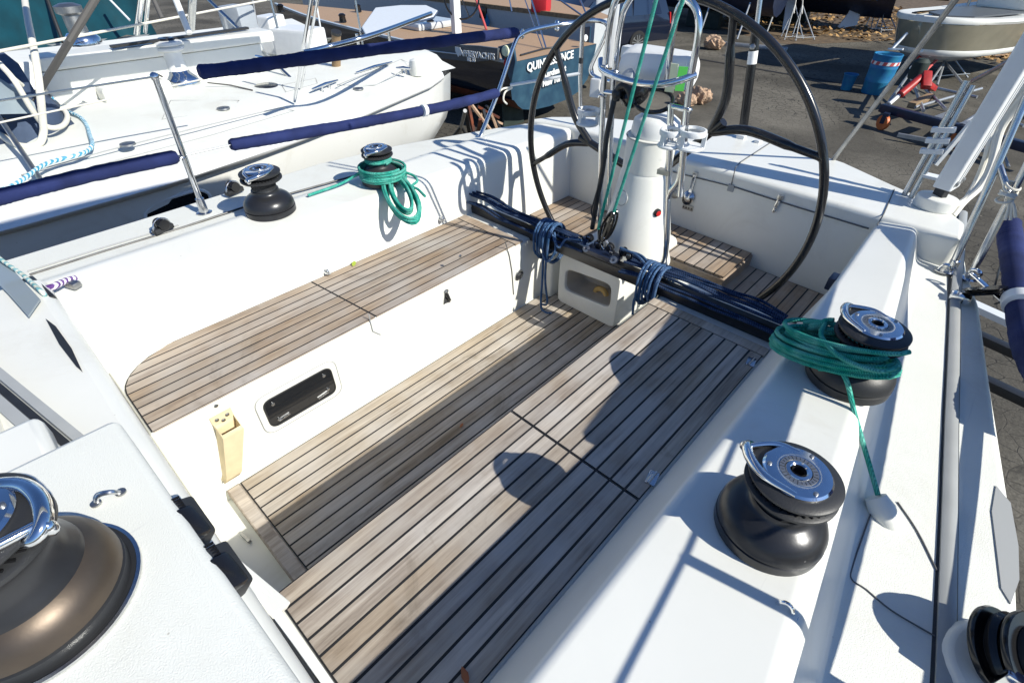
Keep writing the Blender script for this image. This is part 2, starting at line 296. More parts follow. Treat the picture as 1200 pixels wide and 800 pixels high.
class MB:
    def __init__(s): s.bm = bmesh.new()
    def box(s, c, size, rot=None, bev=0):
        c = Vector(c); mt = rot.to_4x4() if rot else Matrix.Identity(4)
        r = bmesh.ops.create_cube(s.bm, size=1, matrix=Matrix.Translation(c) @ mt @ Matrix.Diagonal((*size, 1)))
        if bev:
            vs_ = set(r['verts']); es = [e for e in s.bm.edges if e.verts[0] in vs_]
            bmesh.ops.bevel(s.bm, geom=es, offset=bev, segments=2, affect='EDGES', profile=.6)
        return s
    def bar(s, a, b, wd, ht, up=(0, 0, 1), bev=0):
        a = Vector(a); b = Vector(b); y = (b - a); L = y.length; y.normalize(); x = y.cross(Vector(up))
        if x.length < 1e-4: x = Vector((1, 0, 0))
        x.normalize(); z = x.cross(y)
        return s.box((a + b) / 2, (wd, L, ht), Matrix((x, y, z)).transposed(), bev)
    def tube(s, pts, r, n=10, closed=False, cap=True):
        P = [Vector(p) for p in pts]; N = len(P); bm = s.bm
        rr = r if isinstance(r, (list, tuple)) else [r] * N
        T = []
        for i in range(N):
            a = P[i - 1] if (i > 0 or closed) else P[i]; b = P[(i + 1) % N] if (i < N - 1 or closed) else P[i]
            t = b - a
            T.append(t.normalized() if t.length > 1e-9 else Vector((0, 0, 1)))
        ref = Vector((0, 0, 1)) if abs(T[0].z) < .9 else Vector((1, 0, 0))
        u = T[0].cross(ref).normalized(); rings = []
        for i in range(N):
            u = (u - T[i] * u.dot(T[i]))
            if u.length < 1e-6: u = T[i].orthogonal()
            u.normalize(); v = T[i].cross(u)
            rings.append([bm.verts.new(P[i] + (u * math.cos(2 * PI * k / n) + v * math.sin(2 * PI * k / n)) * rr[i]) for k in range(n)])
        for i in range(N if closed else N - 1):
            A = rings[i]; B = rings[(i + 1) % N]
            for k in range(n):
                try: bm.faces.new((A[k], A[(k + 1) % n], B[(k + 1) % n], B[k]))
                except ValueError: pass
        if cap and not closed:
            try: bm.faces.new(rings[0][::-1]); bm.faces.new(rings[-1])
            except ValueError: pass
        return s
    def lathe(s, prof, c=(0, 0, 0), axis=(0, 0, 1), n=40, sx=1, cap=True):
        c = Vector(c); q = Vector(axis).normalized().to_track_quat('Z', 'Y').to_matrix(); bm = s.bm; rings = []
        for r, z in prof:
            rings.append([bm.verts.new(c + q @ Vector((max(r, 1e-4) * math.cos(2 * PI * k / n) * sx, max(r, 1e-4) * math.sin(2 * PI * k / n), z))) for k in range(n)])
        for A, B in zip(rings, rings[1:]):
            for k in range(n): bm.faces.new((A[k], A[(k + 1) % n], B[(k + 1) % n], B[k]))
        if cap:
            bm.faces.new(rings[0][::-1]); bm.faces.new(rings[-1])
        return s
    def loft(s, rows, closed=False, cap=False):
        bm = s.bm; G = [[bm.verts.new(Vector(p)) for p in r] for r in rows]
        for A, B in zip(G, G[1:]):
            n = len(A)
            for k in range(n if closed else n - 1):
                try: bm.faces.new((A[k], A[(k + 1) % n], B[(k + 1) % n], B[k]))
                except ValueError: pass
        if cap:
            bm.faces.new(G[0][::-1]); bm.faces.new(G[-1])
        return s
    def prism(s, poly, vec):
        bm = s.bm; A = [bm.verts.new(Vector(p)) for p in poly]; B = [bm.verts.new(Vector(p) + Vector(vec)) for p in poly]; n = len(A)
        bm.faces.new(A[::-1]); bm.faces.new(B)
        for k in range(n): bm.faces.new((A[k], A[(k + 1) % n], B[(k + 1) % n], B[k]))
        return s
    def face(s, poly): s.bm.faces.new([s.bm.verts.new(Vector(p)) for p in poly]); return s
    def ball(s, c, r, sc=(1, 1, 1), n=2, rot=None):
        mt = rot.to_4x4() if rot else Matrix.Identity(4)
        bmesh.ops.create_icosphere(s.bm, subdivisions=n, radius=r, matrix=Matrix.Translation(Vector(c)) @ mt @ Matrix.Diagonal((*sc, 1))); return s
    def torus(s, c, R_, r, axis=(0, 0, 1), n=48, m=12):
        q = Vector(axis).normalized().to_track_quat('Z', 'Y').to_matrix()
        return s.tube([Vector(c) + q @ Vector((R_ * math.cos(2 * PI * k / n), R_ * math.sin(2 * PI * k / n), 0)) for k in range(n)], r, m, closed=True)
    def build(s, name, material, parent=None, smooth=True, bevel=0, angle=40):
        bmesh.ops.recalc_face_normals(s.bm, faces=s.bm.faces)
        me = bpy.data.meshes.new(name); 
        off = Vector(parent_world(parent)) if parent else Vector((0, 0, 0))
        if off.length: bmesh.ops.translate(s.bm, verts=s.bm.verts, vec=-off)
        s.bm.to_mesh(me); s.bm.free()
        me.materials.append(MATS[material])
        o = bpy.data.objects.new(name, me); COL.objects.link(o)
        if parent: o.parent = parent
        if smooth:
            for p in me.polygons: p.use_smooth = True
            me.set_sharp_from_angle(angle=R(angle))
        if bevel:
            b = o.modifiers.new('bevel', 'BEVEL'); b.width = bevel; b.segments = 3; b.limit_method = 'ANGLE'; b.angle_limit = R(40); b.harden_normals = False
        if smooth and material in ('gelcoat', 'nonskid', 'white_hull', 'white_plastic', 'white_metal', 'grey_hull'):
            wm = o.modifiers.new('weighted', 'WEIGHTED_NORMAL'); wm.mode = 'FACE_AREA'; wm.weight = 90; wm.keep_sharp = True
        return o

def parent_world(o):
    v = Vector((0, 0, 0))
    while o: v += Vector(o.location); o = o.parent
    return v
def tag(o, label, cat, group=None, kind=None):
    if label: o['label'] = label
    if cat: o['category'] = cat
    if group: o['group'] = group
    if kind: o['kind'] = kind
    return o
def thing(name, label, cat, loc=(0, 0, 0), group=None):
    o = bpy.data.objects.new(name, None); COL.objects.link(o); o.location = loc; o.empty_display_size = .05
    return tag(o, label, cat, group)
def copy_tree(o, parent=None):
    c = o.copy(); COL.objects.link(c)
    if parent: c.parent = parent
    for ch in list(o.children): copy_tree(ch, c)
    return c
def text_mesh(txt, size, origin, xdir, ydir, depth=.002, bold=0.0, spacing=1.0):
    """letters as flat raised mesh, placed on a surface"""
    cu = bpy.data.curves.new('lettering', 'FONT'); cu.body = txt; cu.size = size; cu.extrude = depth; cu.offset = bold
    cu.align_x = 'CENTER'; cu.align_y = 'CENTER'; cu.resolution_u = 3; cu.space_character = spacing
    o = bpy.data.objects.new('lettering', cu); COL.objects.link(o)
    dg = bpy.context.evaluated_depsgraph_get(); dg.update()
    me = bpy.data.meshes.new_from_object(o.evaluated_get(dg))
    bpy.data.objects.remove(o); 
    x = Vector(xdir).normalized(); y = Vector(ydir); y = (y - x * y.dot(x)).normalized(); z = x.cross(y)
    mt = Matrix((x, y, z)).transposed().to_4x4(); mt.translation = Vector(origin); me.transform(mt)
    b = MB(); b.bm.from_mesh(me); bpy.data.meshes.remove(me); return b
# ================================================================== OUR YACHT: moulding
def lerp(t, pts):
    for (a, va), (b, vb) in zip(pts, pts[1:]):
        if t <= b: k = max(0, min(1, (t - a) / (b - a))); return va + (vb - va) * k
    return pts[-1][1]
yacht = thing('sailing_yacht', 'white sailing yacht in the foreground with weathered teak cockpit seats and sole', 'sailing yacht', (0, 0.9, -0.3))

def port_prof(y):
    cr = 1.46 - .125 * y; cr = min(cr, 1.47)
    ct = lerp(y, [(2.2, 0), (2.8, .028)])
    hu = lerp(y, [(-1.2, 1.78), (.5, 1.72), (1.47, 1.607), (2.136, 1.468), (2.66, 1.365), (2.95, 1.27)])
    k = lerp(y, [(1.98, 0), (2.06, 1)])
    bx, bz = (.866, .372) if k == 0 else (.865, .05)
    ix = lerp(y, [(1.4, .975), (2.8, .915)])
    P = [(bx, bz), (ix, .640 - ct), (cr - lerp(y, [(1.4, .085), (2.8, .05)]), .655 - ct), (cr, .512), (hu - .02, .497), (hu, .470), (hu + .025, .25), (hu - .10, -.30), (hu - .65, -.95)]
    return [(x, y, z) for x, z in rounded(P, [0, .022, .026, .025, .012, .012, .05, .2, 0], 4, False)]
def stbd_prof(y):
    e = lerp(y, [(-1.2, -1.45), (.6, -1.475), (1.5, -1.51), (1.96, -1.45), (2.17, -1.39), (2.5, -1.295), (2.9, -1.15)])
    co = lerp(y, [(.6, -1.08), (2.5, -1.10), (2.9, -1.02)])
    k = lerp(y, [(1.2, 0), (2.9, 1)])
    b = lerp(y, [(1.98, 0), (2.06, 1)])
    bx, bz = (-.79, .372) if b == 0 else (-.80, .05)
    P = [(bx, bz), (-.85 + .03 * k, .625), (co, .643 - lerp(y, [(2.2, 0), (2.8, .02)])), (co - .06, .608), (e + .02, .600), (e, .575), (e - .02, .3), (e + .15, -.30), (e + .65, -.95)]
    return [(x, y, z) for x, z in rounded(P, [0, .045, .05, .035, .012, .012, .05, .2, 0], 4, False)]
YS = [-1.2, -.6, 0, .3, .6, .9, 1.2, 1.5, 1.75, 1.98, 2.06, 2.3, 2.6, 2.87, 3.0]
for prof in (port_prof, stbd_prof):
    rows = [prof(y) for y in YS]
    MB().loft([r[:14] for r in rows]).build('coaming', 'gelcoat', yacht, angle=60)
    MB().loft([r[13:24] for r in rows]).build('side_deck', 'nonskid', yacht, angle=60)
    MB().loft([r[23:] for r in rows]).build('hull', 'blue_hull', yacht, angle=60)
# stern deck with the lockers under it
def wally(x): return 2.835 - .035 * x
poly = [(-.84, wally(-.84)), (-.3, wally(-.3)), (.4, wally(.4)), (.975, wally(.975)), (1.22, 2.80), (1.20, 2.98), (1.10, 3.11), (.87, 3.23), (.60, 3.39), (.30, 3.475), (.0, 3.47), (-.4, 3.375), (-.84, 3.155), (-1.06, 2.95), (-1.13, 2.80)]
MB().prism([(x, y, -.6) for x, y in poly], (0, 0, 1.238)).build('stern_locker', 'gelcoat', yacht, bevel=.022)
def on_wall(px, py, off=.004):
    p = Yp(px, py, 2.83)
    for _ in range(4): p = Yp(px, py, wally(p.x) - off)
    return p
def seam(pts, r=.0022, m='seam', par=None, name='seam'):
    return MB().tube(pts, r, 6).build(name, m, par or yacht)
seam([on_wall(783, 200), on_wall(855, 218)], .003); seam([on_wall(857, 218), on_wall(935, 243), on_wall(1018, 268)], .0035)
seam([on_wall(857, 217), on_wall(862, 196), Zp(868, 190, .641), Zp(905, 166, .641)], .0025)
seam([Zp(1048, 222, .641), Zp(1036, 250, .641), Zp(1028, 264, .641)], .0025)
p = on_wall(857, 220, -.002); MB().box(p, (.03, .02, .035)).build('drain_notch', 'grey_seam', yacht)

# seat bases, sole base, bulkhead
MB().box((-.583, 1.165, .04), (.436, 1.93, .684)).build('seat_base', 'gelcoat', yacht, bevel=.012)
MB().box((.625, 1.16, .04), (.494, 1.90, .684)).build('seat_base', 'gelcoat', yacht, bevel=.012)
MB().box((0, 1.40, -.12), (.76, 2.2, .228)).build('sole_base', 'gelcoat', yacht)
MB().box((0, .25, -.08), (.8, .16, .04)).build('companionway_floor', 'gelcoat', yacht)
MB().box((.02, 2.64, .02), (1.78, .36, .34)).build('helm_base', 'gelcoat', yacht)
for sx in (-1, 1): MB().box((.6 * sx + .03 , 2.13, .17), (.54, .1, .40)).build('traveller_plinth', 'gelcoat', yacht, bevel=.012)
# bulkhead and cabin top
MB().box((-.03, .075, .145), (1.98, .25, 1.09)).build('bulkhead', 'gelcoat', yacht, bevel=.035)
pl = [(.035, .165), (.05, .17), (.88, .19), (.95, .1), (.95, -1.2), (.02, -1.2)]
MB().prism([(x, y, .6) for x, y in pl], (0, 0, .195)).build('winch_plinth', 'nonskid', yacht, bevel=.03)
MB().box((-.5, -.65, .62), (1.06, 1.25, .18)).build('cabin_top', 'gelcoat', yacht, bevel=.03)
MB().box((-.04, -.02, .72), (.17, .15, .12)).build('cabin_top', 'gelcoat', yacht, bevel=.02)

# ------------------------------------------------------------------ teak
def plank_panel(name, x0, x1, n, ya, yb, z, th=.010, gap=.0072, material='teak', parent=None):
    parent = parent or yacht
    p = (x1 - x0) / n
    root = None
    b = MB()
    for i in range(n):
        a = x0 + i * p + gap / 2; c = x0 + (i + 1) * p - gap / 2
        q = [(a, ya(a), z - th), (c, ya(c), z - th), (c, yb(c), z - th), (a, yb(a), z - th)]
        b.prism(q, (0, 0, th))
    o = b.build(name, material, parent, smooth=False)
    k = MB(); N = 16
    k.loft([[(x0 + (x1 - x0) * j / N, ya(x0 + (x1 - x0) * j / N) - .004, z - .0008), (x0 + (x1 - x0) * j / N, yb(x0 + (x1 - x0) * j / N) + .004, z - .0008)] for j in range(N + 1)])
    kk = k.build('caulking', 'caulk', o, smooth=False); 
    return o
# starboard seat (left in view)
def ls_front(x):
    if x > -.60: return .212
    t = (x + .60) / -.19; t = min(t, 1)
    return .212 + .25 * (1 - math.sqrt(max(0, 1 - t * t)))
sp_l = lambda x: 1.02 + .11 * (x + .55)
plank_panel('seat_panel', -.788, -.366, 9, ls_front, lambda x: sp_l(x) - .004, .391, material='teak_seat')
plank_panel('seat_panel', -.788, -.366, 9, lambda x: sp_l(x) + .004, lambda x: 1.855, .391, material='teak_seat')
MB().box((-.577, 1.888, .386), (.424, .052, .010)).build('seat_end_plank', 'teak_seat', yacht)
# port seat
plank_panel('seat_panel', .379, .863, 10, lambda x: .234, lambda x: 1.034, .391)
plank_panel('seat_panel', .379, .863, 10, lambda x: 1.044, lambda x: 1.868, .391)
MB().box((.622, 1.898, .3865), (.49, .05, .011)).build('seat_end_plank', 'teak', yacht)
# cockpit sole
plank_panel('sole_panel', -.352, .378, 14, lambda x: .352, lambda x: 2.12, .001, material='teak_pale')
plank_panel('sole_panel', -.352, -.25, 2, lambda x: 2.125, lambda x: 2.40, .001, material='teak_pale')
MB().box((.013, .322, -.012), (.735, .05, .03)).build('sole_nosing', 'teak', yacht, bevel=.006)
# helm floor and raised step
plank_panel('helm_panel', -.805, -.27, 10, lambda x: 2.47, lambda x: wally(x) - .01, .198, material='teak_helm')
plank_panel('helm_panel', .45, .88, 8, lambda x: 2.47, lambda x: wally(x) - .01, .198, material='teak_helm')
MB().box((.13, 2.66, .21), (.66, .36, .10)).build('helm_step_base', 'teak_helm', yacht, bevel=.004)
plank_panel('helm_step', -.19, .455, 12, lambda x: 2.487, lambda x: wally(x) - .012, .272, material='teak_helm')

# ---------- starboard seat front: portlight, recess, latches
def ls(px, py, o=0): return Xp(px, py, -.364 + o)
c = [ls(307, 471), ls(318, 502), ls(394, 456), ls(385, 429)]
cy0 = (c[0].y + c[1].y) / 2; cy1 = (c[2].y + c[3].y) / 2; cz0 = (c[1].z + c[2].z) / 2; cz1 = (c[0].z + c[3].z) / 2
def rrect(y0, y1, z0, z1, r, x, n=6): return [(x, a, b) for a, b in rounded([(y0, z0), (y1, z0), (y1, z1), (y0, z1)], r, n)]
win = MB().prism(rrect(cy0 - .025, cy1 + .025, cz0 - .025, cz1 + .025, .045, -.3655), (.004, 0, 0)).build('portlight', 'gelcoat', yacht, bevel=.002)
MB().prism(rrect(cy0, cy1, cz0, cz1, .032, -.363), (.0045, 0, 0)).build('pane', 'smoke_glass', win)
MB().tube([(-.358, b, c_) for _, b, c_ in rrect(cy0, cy1, cz0, cz1, .032, 0)], .003, 6, closed=True).build('gasket', 'black_matte', win)
MB().tube([(-.3612, b, c_) for _, b, c_ in rrect(cy0 - .026, cy1 + .026, cz0 - .026, cz1 + .026, .046, 0)], .0016, 6, closed=True).build('flange_edge', 'grey_seam', win)
for u, v in ((.12, .2), (.12, .8), (.88, .25), (.88, .8)):
    MB().lathe([(.007, 0), (.007, .003), (.003, .005)], (-.3585, cy0 + (cy1 - cy0) * u, cz0 + (cz1 - cz0) * v), (1, 0, 0), 12).build('screw', 'steel', win)
MB().bar((-.356, cy0 + .03, cz0 + .02), (-.356, cy0 + .075, cz0 + .025), .008, .004).build('dog', 'steel', win)
MB().bar((-.356, cy1 - .035, cz0 + .022), (-.356, cy1 - .08, cz0 + .016), .008, .004).build('dog', 'steel', win)
for q in ((253, 475), (539, 300)): MB().lathe([(.007, 0), (.007, .003), (.003, .005)], ls(*q), (1, 0, 0), 12).build('screw', 'steel', yacht)
for px, py in ((170, 384), (608, 297)):
    pass
seam([ls(432, 368, .002), ls(437, 388, .002), ls(446, 392, .002)], .0022, 'grey_seam')
seam([ls(592, 283, .002), ls(597, 300, .002), ls(600, 318, .002), ls(602, 345, .002)], .0025)
# round turn latch
p = ls(608, 322)
lt = MB().lathe([(.030, 0), (.030, .004), (.026, .007)], p, (1, 0, 0), 28).build('turn_latch', 'steel', yacht)
MB().box(p + Vector((.009, 0, 0)), (.006, .046, .012), Matrix.Rotation(R(30), 3, 'X'), .002).build('latch_bar', 'black_matte', lt)

# genoa tracks
tr = [Zp(1118, 352, .500), Zp(1116, 420, .5), Zp(1113, 500, .5), Zp(1110, 620, .5), Zp(1105, 800, .5)]
t0 = Zp(1128, 250, .52); d = (tr[-1] - tr[0]).normalized(); tr2 = [t0] + tr + [tr[-1] + d * 1.2]
for nm, mt_, wd, zz in (('genoa_track', 'dull_steel', .030, .012), ):
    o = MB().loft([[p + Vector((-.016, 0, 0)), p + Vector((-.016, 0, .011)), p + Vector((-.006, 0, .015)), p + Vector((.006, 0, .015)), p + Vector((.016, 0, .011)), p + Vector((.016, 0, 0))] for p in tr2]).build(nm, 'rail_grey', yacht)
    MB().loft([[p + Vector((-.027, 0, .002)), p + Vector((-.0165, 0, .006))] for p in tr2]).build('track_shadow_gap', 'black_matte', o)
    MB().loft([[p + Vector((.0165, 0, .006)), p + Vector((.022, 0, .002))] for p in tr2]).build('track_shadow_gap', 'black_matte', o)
tl = [Zp(35, 322, .608), Zp(120, 295, .608), Zp(213, 267, .608), Zp(300, 238, .618), Zp(430, 202, .62)]
MB().tube(tl, .0045, 6).build('genoa_track', 'black_matte', yacht)
MB().tube([p + Vector((-.035, 0, 0)) for p in tl[:3]], .003, 6).build('genoa_track', 'grey_seam', yacht)
# deck locker seam on the port side deck, winged drain blister
def onport(px, py, off=0):
    z = .505
    for _ in range(5):
        p = Zp(px, py, z); cr = min(1.46 - .125 * p.y, 1.47); hu = lerp(p.y, [(-1.2, 1.78), (.5, 1.72), (1.47, 1.607), (2.136, 1.468), (2.66, 1.365), (2.95, 1.27)])
        z = .512 - .015 * (p.x - cr) / (hu - .02 - cr) + off
    return Zp(px, py, z)
Q = [Zp(1018, 585, .50)] + [onport(a, b, .002) for a, b in ((1021, 600), (1000, 660), (998, 678), (1015, 690), (1045, 715), (1096, 745))]
seam(catmull(Q[1:], 4), .0018)
seam(catmull([onport(1052, 588, .002), onport(1075, 622, .002), onport(1098, 668, .002)], 4), .002)
# oval scuttle plate on the port side deck
q = [onport(a, b, -.002) for a, b in ((1166, 570), (1183, 590), (1192, 640), (1193, 680), (1183, 708), (1172, 690), (1166, 640), (1161, 600))]
MB().prism(q, (0, 0, .005)).build('deck_plate', 'grey_seam', yacht)

# padeye on the port coaming
def padeye(p, name, label, s=1.0, ax=0):
    t = thing(name, label, 'padeye', p)
    MB().lathe([(.016 * s, 0), (.016 * s, .003), (.01 * s, .005)], p, (0, 0, 1), 20, sx=1.6).build('base', 'steel', t)
    MB().tube([p + Vector((math.cos(a) * .014 * s, 0, math.sin(a) * .026 * s)) for a in [PI * k / 10 for k in range(11)]], .004 * s, 8).build('eye', 'chrome', t)
    return t
padeye(Zp(918, 715, .645), 'padeye', 'small chrome padeye on the coaming in front of the large black winch')
padeye(Zp(384, 320, .40), 'padeye', 'small chrome padeye at the back edge of the left teak seat, by the panel split', .8)
padeye(Zp(518, 258, .42), 'padeye', 'small chrome padeye behind the aft end of the left teak seat', .8)
b = MB(); p = Xp(169, 385, -.84); b.lathe([(.006, 0), (.006, .003)], p, (1, 0, 0), 12); b.build('screw', 'steel', yacht)
# folding handle on left seat front: a triangular hasp eye
p = ls(523, 348)
t = thing('hasp', 'small steel hasp in the middle of the white left seat front', 'hasp', p)
MB().prism([p + Vector((0, a, b_)) for a, b_ in ((-.008, .028), (.008, .028), (.026, -.03), (-.022, -.03))], (.003, 0, 0)).build('plate', 'steel', t)
MB().tube([p + Vector((.006 + .008 * math.sin(PI * k / 8), (-.008 + .02 * k / 8), .026 - .055 * k / 8)) for k in range(9)], .004, 8).build('staple', 'black_gloss', t)
MB().torus(p + Vector((.006, 0, .034)), .008, .003, (1, 0, 0), 16, 8).build('ring', 'steel', t)
# ================================================================== FITTINGS
def winch(name, label, loc, s=1.0, ang=0, skirt='black_anodised', head='chrome', group=None, drum='black_matte', tape=True):
    t = thing(name, label, 'winch', (0, 0, 0), group)
    MB().lathe([(.104, 0), (.1045, .022), (.100, .024), (.100, .026)], n=56).build('base_ring', 'black_matte' if skirt == 'bronze' else skirt, t, angle=40)
    MB().lathe([(.100, .0245), (.1035, .027), (.1025, .040), (.097, .054), (.088, .066), (.076, .075), (.066, .081), (.059, .086), (.056, .092), (.055, .1)], n=56).build('skirt', skirt, t, angle=50)
    if tape:
        b = MB(); A = [(-1.9 + .55 * k / 8) for k in range(9)]
        for h in (.006, .0145): b.tube([(.1052 * math.cos(a), .1052 * math.sin(a), h) for a in A], .0006, 5)
        for a in (A[0], A[-1]): b.tube([(.1052 * math.cos(a), .1052 * math.sin(a), z) for z in (.006, .0145)], .0006, 5)
        b.build('name_plate', 'sign_white', t)
    MB().lathe([(.052, .096), (.049, .102), (.048, .118), (.050, .132), (.056, .138)], n=56).build('drum', drum, t, angle=50)
    if skirt == 'bronze': MB().lathe([(.080, .070), (.077, .082), (.071, .092), (.068, .112), (.070, .130), (.074, .137)], n=56).build('drum_collar', 'black_anodised', t, angle=50)
    b = MB()
    for k in range(40):
        a = 2 * PI * k / 40; b.bar((.0485 * math.cos(a), .0485 * math.sin(a), .106), (.0495 * math.cos(a + .12), .0495 * math.sin(a + .12), .128), .0022, .0022)
    b.build('drum_rib', drum, t)
    st = MB().lathe([(.056, .137), (.078, .139), (.083, .143), (.083, .149), (.078, .152), (.066, .154), (.062, .158), (.066, .162), (.079, .164), (.082, .168), (.082, .173), (.076, .177), (.058, .179), (.058, .17)], n=56).build('self_tailer', 'black_matte', t, angle=35)
    b = MB()
    for k in range(36):
        a = 2 * PI * k / 36; b.bar((.060 * math.cos(a), .060 * math.sin(a), .158), (.076 * math.cos(a + .2), .076 * math.sin(a + .2), .1535), .003, .003)
    b.build('jaw_rib', 'black_gloss', st)
    cap = MB().lathe([(.060, .177), (.061, .183), (.057, .187), (.040, .189), (.034, .1885), (.033, .186), (.024, .186), (.022, .190), (.016, .191), (.0135, .189), (.0125, .176)], n=56, cap=False).build('top_cap', head, t, angle=35)
    MB().lathe([(.034, .187), (.033, .1892), (.0245, .1892), (.024, .187)], n=40, cap=False).build('ring', 'dull_steel', cap)
    MB().lathe([(.0125, .19), (.0122, .172), (.001, .172)], n=8, cap=False).build('socket', 'black_matte', cap)
    b = MB()
    for k in range(26):
        a = 2 * PI * k / 26; h_ = .0022 + .0012 * ((k * 7) % 3); b.bar(((.0288 - h_) * math.cos(a), (.0288 - h_) * math.sin(a), .1893), ((.0288 + h_) * math.cos(a), (.0288 + h_) * math.sin(a), .1893), .0012, .0006)
    b.build('engraving', 'black_matte', cap)
    b = MB()
    for k in range(3):
        a = 2 * PI * k / 3 + .5; b.lathe([(.004, .187), (.0042, .190), (.002, .191)], (.05 * math.cos(a), .05 * math.sin(a), 0), n=10)
    b.build('bolt', 'dull_steel', cap)
    # stripper arm: chrome blade with an open window, curling over the jaws
    b = MB(); A = catmull([(-.02, .052, .184), (.035, .056, .185), (.072, .038, .184), (.094, .010, .178), (.092, -.008, .170), (.075, -.012, .165)], 5)
    b.tube(A, [.006 + .004 * math.sin(PI * i / (len(A) - 1)) for i in range(len(A))], 10)
    A = catmull([(.02, -.045, .184), (.055, -.035, .184), (.082, -.008, .180), (.094, .010, .176)], 5); b.tube(A, .006, 10)
    b.ball((.098, .004, .170), .011, (1, .8, 1.2))
    b.build('feeder_arm', head, t)
    t.location = loc; t.rotation_euler = (0, 0, ang); t.scale = (s, s, s)
    return t
WA = math.atan2(.25, -1.0)
winch('winch', 'large black sheet winch with chrome top standing bare on the right coaming', Zp(898, 617, .653), 1.0, WA + .15, 'black_anodised')
winch('winch', 'black winch on the right coaming wrapped in the big coil of green rope', Zp(992, 443, .653), 1.0, WA - .4, 'black_matte')
winch('winch', 'bare black winch with chrome top on the left coaming behind the stanchion', Zp(318, 247, .638), 1.0, -.9, 'black_anodised')
winch('winch', 'smaller black winch on the left coaming under the hanging green rope coil', Zp(447, 212, .640), .88, -1.2, 'black_matte')
cwz = .797
cw = Zp(50, 706, cwz)
winch('winch', 'big bronze halyard winch on the cabin top at the lower left corner', cw, 1.16, .8, 'bronze', tape=False, drum='black_anodised')
MB().lathe([(.131, 0), (.131, .003), (.12, .003)], cw + Vector((0, 0, .0005)), n=60).build('winch_pad', 'black_matte', yacht)
MB().lathe([(.1345, .0), (.1345, .005), (.129, .006), (.129, .001)], cw, n=60, cap=False).build('winch_pad', 'steel', yacht)

# ---- ropes on winches
def rope(name, label, pts, r, m, group=None, n=8, cat='rope'):
    b = MB()
    segs = pts if isinstance(pts[0], (list,)) else [pts]
    for s_ in segs: b.tube(s_, r, n)
    return tag(b.build(name, m), label, cat, group)
def loops(c, u, v, a, bb, n, zspan, jit, steps=22, nrm=None, phase=0):
    out = []; nrm = nrm or Vector((0, 0, 1)); rnd = random.Random(int(c[0] * 1000) + n)
    N = n * steps; ja = [rnd.uniform(1 - jit, 1 + jit) for _ in range(n + 2)]; jb = [rnd.uniform(1 - jit, 1 + jit) for _ in range(n + 2)]; jo = [Vector((rnd.uniform(-jit, jit), rnd.uniform(-jit, jit), 0)) * a * .5 for _ in range(n + 2)]
    jz = [rnd.uniform(-.3, .3) for _ in range(n + 2)]
    for i in range(N + 1):
        k = i // steps; f = (i % steps) / steps; t = 2 * PI * f + phase
        A = a * (ja[k] * (1 - f) + ja[k + 1] * f); B_ = bb * (jb[k] * (1 - f) + jb[k + 1] * f); o = jo[k] * (1 - f) + jo[k + 1] * f
        z = zspan * ((i / N) + (jz[k] * (1 - f) + jz[k + 1] * f) / n)
        out.append(Vector(c) + u * (A * math.cos(t) + o.x) + v * (B_ * math.sin(t) + o.y) + nrm * z)
    return out
RR = .0062
# right coil
pz = .755
e0 = Zp(906, 392, .685); e1 = Zp(1050, 434, .775)
u = (e1 - e0).normalized(); v = Vector((0, 0, 1)).cross(u).normalized(); cc = (e0 + e1) / 2; aa = (e1 - e0).length / 2
segs = [loops(cc - Vector((0, 0, .025)), u, v, aa * .95, .074, 5, .055, .12), loops(cc + Vector((0, 0, .015)), u, v, aa * .86, .056, 4, .045, .16),
        loops(cc - Vector((0, 0, .01)), u, v, aa * .72, .04, 3, .04, .14)]
k0 = cc + Vector((-.04, .0, .055)) 
segs.append(catmull([cc + u * -.10 + v * .02 + Vector((0, 0, .055)), cc + u * -.05 + v * .02 + Vector((0, 0, .07)), cc + u * -.02 + v * -.04 + Vector((0, 0, .06)), cc + u * .06 + v * -.075 + Vector((0, 0, .035)), cc + u * .14 + v * -.06 + Vector((0, 0, .02)), cc + u * .155 + Vector((0, 0, .02)), cc + u * .10 + v * .03 + Vector((0, 0, .03))], 6))
wc = Zp(992, 443, .653) + Vector((0, 0, .155))
segs.append([wc + Vector((.062 * math.cos(t), .062 * math.sin(t), .003 * math.sin(t))) for t in [2.2 + 4.9 * k / 30 for k in range(31)]] )
segs.append(catmull([segs[-1][0], cc + u * .05 + v * .06 + Vector((0, 0, .05)), cc + u * -.05 + v * .03 + Vector((0, 0, .05))], 6))
# knot
segs.append(loops(cc + u * -.065 + v * .025 + Vector((0, 0, .045)), (u + Vector((0, 0, .5))).normalized(), v, .02, .016, 3, .02, .2, 12))
segs.append(loops(cc + u * -.035 + v * .02 + Vector((0, 0, .05)), (v + Vector((0, 0, .5))).normalized(), u, .016, .02, 2, .02, .2, 12))
# lead down to the fairlead
fl = Zp(1029, 580, .545)
segs.append(catmull([cc + u * .02 + v * -.07 + Vector((0, 0, -.02)), Zp(988, 438, .735), Zp(1003, 490, .64), fl], 6))
rope('rope_coil', 'big coil of green rope bundled around the right aft winch', segs, RR, 'teal_rope', 'green sheet ropes')
